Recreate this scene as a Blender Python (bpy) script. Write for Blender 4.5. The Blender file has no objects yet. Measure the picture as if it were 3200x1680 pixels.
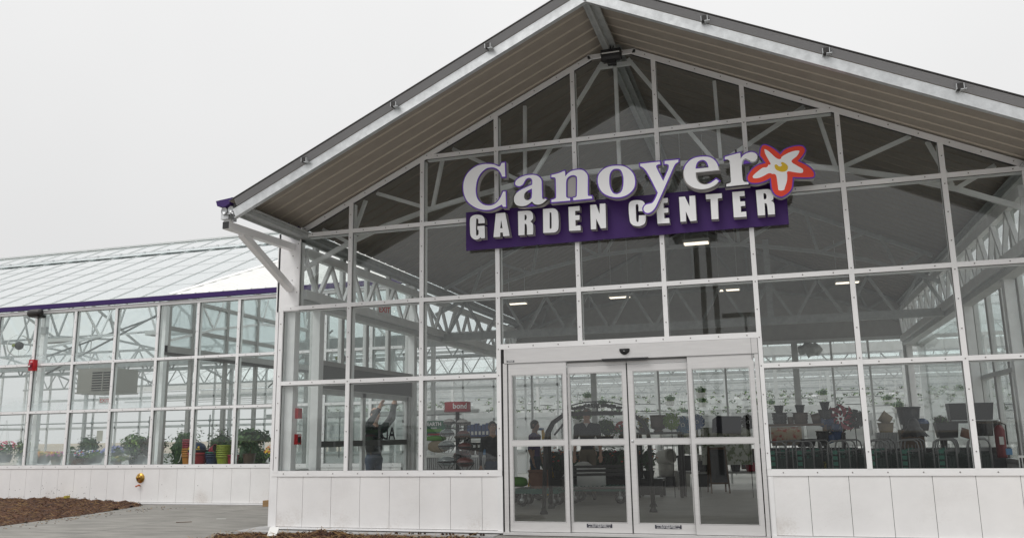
import bpy, math, random, json
from mathutils import Vector, Matrix, noise
from mathutils.geometry import tessellate_polygon
R = math.radians
random.seed(7)
scn = bpy.context.scene
COL = scn.collection

# ------------------------------------------------------------------ camera
cd = bpy.data.cameras.new('camera')
cam = bpy.data.objects.new('camera', cd)
COL.objects.link(cam)
cd.sensor_width = 36.0
cd.lens = 29.823
cd.clip_start = 0.1
cd.clip_end = 3000
r_ = Vector((0.95523015, 0.29545307, -0.01558328)); u_ = Vector((0.0713924, -0.17906457, 0.9812436)); f_ = Vector((-0.28712102, 0.938426, 0.19214098))
u_ = -(f_.cross(r_)); u_ = r_.cross(f_)
M = Matrix((r_, u_, -f_)).transposed().to_4x4()
M.translation = Vector((1.9940, -11.7860, 1.5080))
cam.matrix_world = M
scn.camera = cam

# ------------------------------------------------------------------ overcast sky and sun
SUN_EL, SUN_DIR = R(48), Vector((-0.42, -0.62, 0)).normalized()
w = bpy.data.worlds.new('World'); scn.world = w; w.use_nodes = True
nt = w.node_tree; nt.nodes.clear()
out = nt.nodes.new('ShaderNodeOutputWorld'); bg = nt.nodes.new('ShaderNodeBackground')
sky = nt.nodes.new('ShaderNodeTexSky'); sky.sky_type = 'NISHITA'; sky.sun_disc = False
sky.sun_elevation = SUN_EL; sky.sun_rotation = math.atan2(SUN_DIR.x, SUN_DIR.y)
hs = nt.nodes.new('ShaderNodeHueSaturation'); hs.inputs['Saturation'].default_value = 0.1
nt.links.new(sky.outputs[0], hs.inputs['Color'])
tc = nt.nodes.new('ShaderNodeTexCoord'); sep = nt.nodes.new('ShaderNodeSeparateXYZ')
nt.links.new(tc.outputs['Generated'], sep.inputs[0])
ramp = nt.nodes.new('ShaderNodeMapRange'); ramp.inputs[1].default_value = 0.0; ramp.inputs[2].default_value = 0.55
ramp.inputs[3].default_value = 7.3; ramp.inputs[4].default_value = 9.5
nt.links.new(sep.outputs['Z'], ramp.inputs[0])
nz = nt.nodes.new('ShaderNodeTexNoise'); nz.inputs['Scale'].default_value = 1.6; nz.inputs['Detail'].default_value = 4
nt.links.new(tc.outputs['Generated'], nz.inputs['Vector'])
nm = nt.nodes.new('ShaderNodeMapRange'); nm.inputs[3].default_value = 0.90; nm.inputs[4].default_value = 1.08
nt.links.new(nz.outputs['Fac'], nm.inputs[0])
r2 = nt.nodes.new('ShaderNodeMapRange'); r2.inputs[1].default_value = 0.5; r2.inputs[2].default_value = 1.0; r2.inputs[3].default_value = 0.0; r2.inputs[4].default_value = 9.0
nt.links.new(sep.outputs['Z'], r2.inputs[0])
ad = nt.nodes.new('ShaderNodeMath'); ad.operation = 'ADD'; nt.links.new(ramp.outputs[0], ad.inputs[0]); nt.links.new(r2.outputs[0], ad.inputs[1])
mul = nt.nodes.new('ShaderNodeMath'); mul.operation = 'MULTIPLY'
nt.links.new(ad.outputs[0], mul.inputs[0]); nt.links.new(nm.outputs[0], mul.inputs[1])
cc = nt.nodes.new('ShaderNodeCombineColor')
nt.links.new(mul.outputs[0], cc.inputs[0]); nt.links.new(mul.outputs[0], cc.inputs[1]); nt.links.new(mul.outputs[0], cc.inputs[2])
mx = nt.nodes.new('ShaderNodeMix'); mx.data_type = 'RGBA'; mx.inputs[0].default_value = 0.93
nt.links.new(hs.outputs[0], mx.inputs[6]); nt.links.new(cc.outputs[0], mx.inputs[7])
nt.links.new(mx.outputs[2], bg.inputs['Color']); bg.inputs['Strength'].default_value = 0.1
nt.links.new(bg.outputs[0], out.inputs['Surface'])
sd = bpy.data.lights.new('sun', 'SUN'); sd.energy = 1.2; sd.angle = R(25); sd.color = (1.0, 0.975, 0.945)
so = bpy.data.objects.new('sun', sd); COL.objects.link(so)
sv = Vector((SUN_DIR.x * math.cos(SUN_EL), SUN_DIR.y * math.cos(SUN_EL), math.sin(SUN_EL)))
so.rotation_euler = sv.to_track_quat('Z', 'Y').to_euler(); so.location = (-20, -30, 40)
scn.view_settings.view_transform = 'Standard'; scn.view_settings.look = 'None'
scn.view_settings.exposure = 0.0; scn.view_settings.gamma = 1.0
scn.render.engine = 'CYCLES'
scn.cycles.max_bounces = 10; scn.cycles.transparent_max_bounces = 48
scn.cycles.diffuse_bounces = 4; scn.cycles.glossy_bounces = 4

# ------------------------------------------------------------------ materials
MATS = {}
def mat(name, col, rough=0.6, metal=0.0, var=0.0, vscale=6.0, bump=0.0, bscale=40.0, spec=0.5, coat=0.0, emit=None, estr=0.0, col2=None, stretch=None, c2lo=0.35, c2hi=0.65):
    m = bpy.data.materials.new(name); m.use_nodes = True
    t = m.node_tree; b = t.nodes['Principled BSDF']
    b.inputs['Roughness'].default_value = rough; b.inputs['Metallic'].default_value = metal
    b.inputs['Specular IOR Level'].default_value = spec
    b.inputs['Coat Weight'].default_value = coat
    b.inputs['Base Color'].default_value = (*col, 1)
    if emit:
        b.inputs['Emission Color'].default_value = (*emit, 1); b.inputs['Emission Strength'].default_value = estr
    if var or bump or col2:
        g = t.nodes.new('ShaderNodeNewGeometry'); vec = g.outputs['Position']
        if stretch:
            mp = t.nodes.new('ShaderNodeMapping'); mp.inputs['Scale'].default_value = stretch
            t.links.new(vec, mp.inputs['Vector']); vec = mp.outputs[0]
    if var or col2:
        n = t.nodes.new('ShaderNodeTexNoise'); n.inputs['Scale'].default_value = vscale; n.inputs['Detail'].default_value = 6; n.inputs['Roughness'].default_value = 0.65
        t.links.new(vec, n.inputs['Vector'])
        mr = t.nodes.new('ShaderNodeMapRange'); mr.inputs[1].default_value = c2lo; mr.inputs[2].default_value = c2hi
        t.links.new(n.outputs['Fac'], mr.inputs[0])
        mi = t.nodes.new('ShaderNodeMix'); mi.data_type = 'RGBA'
        c2 = col2 if col2 else tuple(max(0, c * (1 - var)) for c in col)
        c1 = col if col2 else tuple(min(1, c * (1 + var * .6)) for c in col)
        mi.inputs[6].default_value = (*c1, 1); mi.inputs[7].default_value = (*c2, 1)
        t.links.new(mr.outputs[0], mi.inputs[0]); t.links.new(mi.outputs[2], b.inputs['Base Color'])
    if bump:
        n2 = t.nodes.new('ShaderNodeTexNoise'); n2.inputs['Scale'].default_value = bscale; n2.inputs['Detail'].default_value = 5
        t.links.new(vec, n2.inputs['Vector'])
        bp = t.nodes.new('ShaderNodeBump'); bp.inputs['Strength'].default_value = bump; bp.inputs['Distance'].default_value = 0.02
        t.links.new(n2.outputs['Fac'], bp.inputs['Height']); t.links.new(bp.outputs[0], b.inputs['Normal'])
    MATS[name] = m
    return m

def glass(name, tint=(0.86, 0.9, 0.88), gain=1.8, fog=None, rough=0.0, white=0.0, ripple=0.0):
    """thin pane: fresnel mirror over a clear (tinted) sheet, optionally misted with condensation"""
    m = bpy.data.materials.new(name); m.use_nodes = True
    t = m.node_tree; t.nodes.clear()
    o = t.nodes.new('ShaderNodeOutputMaterial'); tr = t.nodes.new('ShaderNodeBsdfTransparent'); tr.inputs[0].default_value = (*tint, 1)
    gl = t.nodes.new('ShaderNodeBsdfGlossy'); gl.inputs['Roughness'].default_value = rough; gl.inputs[0].default_value = (0.95, 0.97, 0.97, 1)
    lw = t.nodes.new('ShaderNodeLayerWeight'); lw.inputs['Blend'].default_value = 0.5
    pw = t.nodes.new('ShaderNodeMath'); pw.operation = 'POWER'; pw.inputs[1].default_value = 5.0; t.links.new(lw.outputs['Facing'], pw.inputs[0])
    fr = t.nodes.new('ShaderNodeMath'); fr.operation = 'MULTIPLY_ADD'; fr.inputs[1].default_value = 0.96; fr.inputs[2].default_value = 0.042; t.links.new(pw.outputs[0], fr.inputs[0])
    g = t.nodes.new('ShaderNodeNewGeometry')
    if ripple:
        n = t.nodes.new('ShaderNodeTexNoise'); n.inputs['Scale'].default_value = 1.1; n.inputs['Detail'].default_value = 1
        t.links.new(g.outputs['Position'], n.inputs['Vector'])
        bp = t.nodes.new('ShaderNodeBump'); bp.inputs['Strength'].default_value = ripple; bp.inputs['Distance'].default_value = 0.02
        t.links.new(n.outputs['Fac'], bp.inputs['Height']); t.links.new(bp.outputs[0], gl.inputs['Normal'])
    mm = t.nodes.new('ShaderNodeMath'); mm.operation = 'MULTIPLY'; mm.inputs[1].default_value = gain; mm.use_clamp = True
    t.links.new(fr.outputs[0], mm.inputs[0])
    base = tr.outputs[0]
    if white or fog:
        ad = t.nodes.new('ShaderNodeMixShader'); df = t.nodes.new('ShaderNodeBsdfDiffuse'); tl = t.nodes.new('ShaderNodeBsdfTranslucent')
        df.inputs[0].default_value = (0.80, 0.89, 0.905, 1); tl.inputs[0].default_value = (0.85, 0.92, 0.93, 1)
        md = t.nodes.new('ShaderNodeMixShader'); md.inputs[0].default_value = 0.62
        t.links.new(df.outputs[0], md.inputs[1]); t.links.new(tl.outputs[0], md.inputs[2])
        t.links.new(tr.outputs[0], ad.inputs[1]); t.links.new(md.outputs[0], ad.inputs[2])
        ad.inputs[0].default_value = white
        if fog:
            n = t.nodes.new('ShaderNodeTexNoise'); n.inputs['Scale'].default_value = 1.3; n.inputs['Detail'].default_value = 3
            t.links.new(g.outputs['Position'], n.inputs['Vector'])
            s = t.nodes.new('ShaderNodeSeparateXYZ'); t.links.new(g.outputs['Position'], s.inputs[0])
            # mist gathers along the foot of every pane row
            best = None
            for zb, hgt, st in fog:
                a = t.nodes.new('ShaderNodeMapRange'); a.inputs[1].default_value = zb; a.inputs[2].default_value = zb + hgt
                a.inputs[3].default_value = st; a.inputs[4].default_value = 0.0
                t.links.new(s.outputs['Z'], a.inputs[0])
                c = t.nodes.new('ShaderNodeMath'); c.operation = 'GREATER_THAN'; c.inputs[1].default_value = zb - 0.05; t.links.new(s.outputs['Z'], c.inputs[0])
                d = t.nodes.new('ShaderNodeMath'); d.operation = 'MULTIPLY'; t.links.new(a.outputs[0], d.inputs[0]); t.links.new(c.outputs[0], d.inputs[1])
                if best is None: best = d.outputs[0]
                else:
                    e = t.nodes.new('ShaderNodeMath'); e.operation = 'MAXIMUM'; t.links.new(best, e.inputs[0]); t.links.new(d.outputs[0], e.inputs[1]); best = e.outputs[0]
            k = t.nodes.new('ShaderNodeMath'); k.operation = 'MULTIPLY'; t.links.new(best, k.inputs[0])
            k2 = t.nodes.new('ShaderNodeMapRange'); k2.inputs[1].default_value = 0.3; k2.inputs[2].default_value = 0.7; k2.inputs[3].default_value = 0.35; k2.inputs[4].default_value = 1.5
            t.links.new(n.outputs['Fac'], k2.inputs[0]); t.links.new(k2.outputs[0], k.inputs[1])
            k3 = t.nodes.new('ShaderNodeMath'); k3.operation = 'ADD'; k3.inputs[1].default_value = white; k3.use_clamp = True
            t.links.new(k.outputs[0], k3.inputs[0]); t.links.new(k3.outputs[0], ad.inputs[0])
        base = ad.outputs[0]
    ms = t.nodes.new('ShaderNodeMixShader')
    t.links.new(mm.outputs[0], ms.inputs[0]); t.links.new(base, ms.inputs[1]); t.links.new(gl.outputs[0], ms.inputs[2])
    t.links.new(ms.outputs[0], o.inputs['Surface'])
    MATS[name] = m
    return m

mat('white_metal', (0.82, 0.815, 0.815), 0.38, var=0.05, vscale=1.5)
mat('white_panel', (0.80, 0.79, 0.785), 0.5, var=0.05, vscale=1.2, bump=0.05, bscale=120)
mat('groove', (0.10, 0.10, 0.095), 0.8)
mat('screw', (0.22, 0.21, 0.2), 0.4, 0.6)
mat('gasket', (0.02, 0.02, 0.02), 0.7)
mat('galv', (0.60, 0.615, 0.62), 0.36, 0.7, var=0.16, vscale=9, bump=0.03)
mat('galv_dull', (0.44, 0.455, 0.45), 0.5, 0.35, var=0.14, vscale=7)
mat('frame_grey', (0.60, 0.61, 0.60), 0.5, 0.1, var=0.08)
mat('tube_white', (0.90, 0.905, 0.90), 0.45, var=0.05)
mat('soffit', (0.33, 0.29, 0.245), 0.5, 0.15, var=0.09, vscale=3, col2=None)
mat('soffit_shaded', (0.215, 0.19, 0.165), 0.55, var=0.08, vscale=3)  # same sheet as the soffit, indoor shade painted into its colour
mat('soffit_rib_shaded', (0.30, 0.265, 0.225), 0.5)  # soffit rib darkened to paint the indoor shade
mat('soffit_rib', (0.44, 0.39, 0.325), 0.42, 0.2)
mat('roof_white', (0.82, 0.82, 0.8), 0.5, var=0.03, vscale=2)
mat('partition_grey', (0.40, 0.39, 0.375), 0.6, var=0.06)
mat('dark_header', (0.16, 0.16, 0.155), 0.6)
mat('alu', (0.66, 0.65, 0.645), 0.34, 0.25, var=0.05, vscale=3, stretch=(1, 1, 9))
mat('alu_line', (0.22, 0.22, 0.22), 0.6)
mat('purple_gutter', (0.036, 0.013, 0.105), 0.5, spec=0.3)
mat('purple_board', (0.050, 0.015, 0.125), 0.5, spec=0.3, var=0.06, vscale=2)
mat('purple_edge', (0.125, 0.036, 0.42), 0.4)
mat('letter_white', (0.92, 0.92, 0.93), 0.4)
mat('letter_side', (0.42, 0.40, 0.39), 0.45)
mat('letter_trim', (0.015, 0.012, 0.02), 0.5)
mat('flower_red', (0.80, 0.048, 0.010), 0.4)
mat('flower_yellow', (0.72, 0.46, 0.0), 0.4)
mat('black_plastic', (0.018, 0.018, 0.019), 0.45)
mat('black_metal', (0.030, 0.028, 0.027), 0.4, 0.3)
mat('dark_glaze', (0.014, 0.016, 0.019), 0.25, coat=0.4)
mat('brown_glaze', (0.085, 0.055, 0.035), 0.3, coat=0.3)
mat('blue_glaze', (0.012, 0.05, 0.15), 0.2, coat=0.6)
mat('red_alarm', (0.48, 0.012, 0.018), 0.35)
mat('red_plastic', (0.33, 0.025, 0.03), 0.4)
mat('car_paint', (0.55, 0.56, 0.57), 0.25, 0.5, coat=0.8)
mat('car_glass', (0.012, 0.014, 0.016), 0.08, coat=0.5)
mat('crimson', (0.26, 0.012, 0.03), 0.45)
mat('drip_grey', (0.30, 0.30, 0.31), 0.5, 0.3)
mat('extinguisher_red', (0.16, 0.008, 0.012), 0.4)
mat('lime', (0.27, 0.32, 0.025), 0.45)
mat('orange', (0.45, 0.18, 0.02), 0.5)
mat('navy', (0.012, 0.03, 0.075), 0.45)
mat('teal', (0.01, 0.11, 0.08), 0.45)
mat('pack_red', (0.11, 0.028, 0.024), 0.35, coat=0.3)
mat('topper_red', (0.36, 0.01, 0.02), 0.4)
mat('cushion_grey', (0.055, 0.055, 0.07), 0.85)
mat('cart_green', (0.010, 0.09, 0.06), 0.45)
mat('white_plastic', (0.72, 0.72, 0.70), 0.45)
mat('text_white', (0.8, 0.8, 0.8), 0.5)
mat('text_dark', (0.03, 0.03, 0.045), 0.5)
mat('brass', (0.50, 0.30, 0.07), 0.3, 0.85, var=0.3, vscale=30, bump=0.2, bscale=25)
mat('copper', (0.55, 0.14, 0.05), 0.35, 0.4)
mat('heater_tan', (0.37, 0.35, 0.31), 0.5, 0.1)
mat('dark_slot', (0.07, 0.065, 0.06), 0.7)
mat('concrete', (0.235, 0.225, 0.205), 0.85, var=0.26, vscale=1.3, bump=0.25, bscale=60, stretch=(1, 4, 1))
mat('floor_conc', (0.40, 0.385, 0.36), 0.55, var=0.14, vscale=2.0, bump=0.08, stretch=(1, 2, 1))
mat('curb', (0.36, 0.355, 0.35), 0.8, var=0.12, vscale=4)
mat('asphalt', (0.10, 0.098, 0.096), 0.9, var=0.18, vscale=.6)
mat('lot', (0.42, 0.405, 0.385), 0.9, var=0.14, vscale=1.0)  # pale tone, raised to bounce light up at the building
mat('field', (0.32, 0.285, 0.235), 0.95, var=0.2, vscale=0.08)
mat('mulch', (0.035, 0.016, 0.010), 0.95, col2=(0.11, 0.052, 0.025), vscale=9, bump=0.9, bscale=30)
mat('mulch_a', (0.10, 0.042, 0.020), 0.95, var=0.3, vscale=30)
mat('mulch_b', (0.030, 0.014, 0.009), 0.95)
mat('straw', (0.36, 0.23, 0.10), 0.9)
mat('wood_block', (0.30, 0.19, 0.09), 0.8, var=0.25, vscale=14, stretch=(1, 6, 1))
mat('wood_dark', (0.10, 0.055, 0.03), 0.6, var=0.2, vscale=12)
mat('terracotta', (0.20, 0.10, 0.065), 0.75, var=0.15)
mat('stone_white', (0.52, 0.50, 0.46), 0.8, var=0.08, vscale=12)
mat('tan_pot', (0.30, 0.24, 0.16), 0.7, var=0.15)
mat('leaf', (0.075, 0.15, 0.04), 0.55); mat('leaf_dark', (0.035, 0.08, 0.03), 0.55); mat('leaf_pale', (0.19, 0.31, 0.06), 0.55)  # mid, deep and pale leaf greens, mixed at random
mat('leaf_bronze', (0.055, 0.035, 0.025), 0.55); mat('leaf_yellow', (0.42, 0.34, 0.04), 0.6)
mat('petal_pink', (0.62, 0.08, 0.16), 0.6); mat('petal_mag', (0.45, 0.03, 0.30), 0.6); mat('petal_blue', (0.22, 0.24, 0.55), 0.6)
mat('petal_yel', (0.75, 0.5, 0.04), 0.6); mat('petal_org', (0.65, 0.2, 0.03), 0.6); mat('petal_white', (0.7, 0.7, 0.66), 0.6); mat('petal_red', (0.45, 0.03, 0.03), 0.6)
mat('stem', (0.10, 0.09, 0.04), 0.8)
mat('skin', (0.50, 0.30, 0.22), 0.55); mat('skin_dark', (0.27, 0.15, 0.10), 0.55)
mat('hair_dark', (0.025, 0.016, 0.012), 0.6); mat('hair_grey', (0.25, 0.22, 0.19), 0.7)
mat('shirt_purple', (0.065, 0.045, 0.13), 0.85, bump=0.2); mat('shirt_navy', (0.022, 0.024, 0.034), 0.85, bump=0.2); mat('shirt_black', (0.03, 0.032, 0.035), 0.85, bump=0.2)
mat('denim', (0.03, 0.045, 0.075), 0.85, bump=0.2); mat('khaki', (0.16, 0.13, 0.09), 0.85); mat('shoe', (0.02, 0.02, 0.02), 0.6); mat('undershirt', (0.6, 0.6, 0.6), 0.8)
mat('yellow_rail', (0.65, 0.38, 0.02), 0.5); mat('blue_plastic', (0.03, 0.08, 0.22), 0.4)
mat('sky_blue', (0.08, 0.20, 0.36), 0.5); mat('blue_pack', (0.03, 0.07, 0.22), 0.5); mat('green_pack', (0.02, 0.13, 0.07), 0.5); mat('lime_pack', (0.08, 0.27, 0.02), 0.5)
mat('flower_print', (0.55, 0.56, 0.5), 0.7, col2=(0.16, 0.2, 0.1), vscale=9, c2lo=0.5, c2hi=0.58)
mat('floral_red', (0.40, 0.33, 0.24), 0.7, col2=(0.35, 0.04, 0.03), vscale=8, c2lo=0.5, c2hi=0.6)
mat('corr_steel', (0.42, 0.42, 0.42), 0.35, 0.6)
mat('umbrella_black', (0.010, 0.010, 0.012), 0.5)
mat('white_cloth', (0.60, 0.61, 0.60), 0.8, var=0.12, vscale=2)
mat('plastic_film', (0.50, 0.52, 0.50), 0.3, var=0.2, vscale=8, bump=0.4, bscale=10)
mat('lamp_on', (1, 1, 1), 0.5, emit=(1.0, 0.86, 0.68), estr=1.7)
mat('exit_red', (0.55, 0.03, 0.03), 0.5, emit=(1.0, 0.08, 0.05), estr=0.04)
mat('paper', (0.62, 0.60, 0.52), 0.8)
mat('soil', (0.03, 0.02, 0.014), 0.95)
glass('pane', (0.83, 0.85, 0.845), 1.75, ripple=0.02)
glass('pane_rear', (0.9, 0.94, 0.93), 1.3)
glass('pane_wing', (0.90, 0.935, 0.925), 1.7, fog=((0.95, 0.55, 0.62), (2.24, 0.42, 0.5), (3.40, 0.42, 0.42)), white=0.05)
glass('roof_glass', (0.97, 0.995, 0.99), 1.2, white=0.04)
glass('wing_roof_glass', (0.93, 0.98, 0.98), 2.0, white=0.80)
glass('vent_glass', (0.8, 0.86, 0.86), 1.6, white=0.5)
mat('bar_pale', (0.58, 0.60, 0.595), 0.5, 0.2)
mat('hoop_grey', (0.15, 0.15, 0.15), 0.4, 0.5)
mat('cart_dark', (0.006, 0.020, 0.016), 0.5)
glass('poly_sheet', (0.8, 0.86, 0.86), 1.0, white=0.55, rough=0.3)
glass('clear_pack', (0.7, 0.72, 0.72), 1.6, white=0.25)

def soil_low(name, zlo, zhi):
    """mud splash thrown up from the ground: speckled brown film, densest at the foot of the boards"""
    m = MATS[name]; t = m.node_tree; b = t.nodes['Principled BSDF']; src = b.inputs['Base Color'].links[0].from_socket
    g = t.nodes.new('ShaderNodeNewGeometry'); s = t.nodes.new('ShaderNodeSeparateXYZ'); t.links.new(g.outputs['Position'], s.inputs[0])
    a = t.nodes.new('ShaderNodeMapRange'); a.inputs[1].default_value = zlo; a.inputs[2].default_value = zhi; a.inputs[3].default_value = .42; a.inputs[4].default_value = .07; t.links.new(s.outputs['Z'], a.inputs[0])
    n = t.nodes.new('ShaderNodeTexNoise'); n.inputs['Scale'].default_value = 38; n.inputs['Detail'].default_value = 8; n.inputs['Roughness'].default_value = .8; t.links.new(g.outputs['Position'], n.inputs['Vector'])
    n2 = t.nodes.new('ShaderNodeTexNoise'); n2.inputs['Scale'].default_value = 1.7; n2.inputs['Detail'].default_value = 3; t.links.new(g.outputs['Position'], n2.inputs['Vector'])
    ad = t.nodes.new('ShaderNodeMath'); ad.operation = 'ADD'; t.links.new(n.outputs['Fac'], ad.inputs[0]); t.links.new(n2.outputs['Fac'], ad.inputs[1])
    th = t.nodes.new('ShaderNodeMapRange'); th.inputs[1].default_value = 1.02; th.inputs[2].default_value = 1.28; t.links.new(ad.outputs[0], th.inputs[0])
    mu = t.nodes.new('ShaderNodeMath'); mu.operation = 'MULTIPLY'; t.links.new(th.outputs[0], mu.inputs[0]); t.links.new(a.outputs[0], mu.inputs[1])
    mi = t.nodes.new('ShaderNodeMix'); mi.data_type = 'RGBA'; mi.inputs[7].default_value = (.30, .22, .15, 1); t.links.new(src, mi.inputs[6]); t.links.new(mu.outputs[0], mi.inputs[0]); t.links.new(mi.outputs[2], b.inputs['Base Color'])
soil_low('white_panel', .18, .50)
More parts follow.
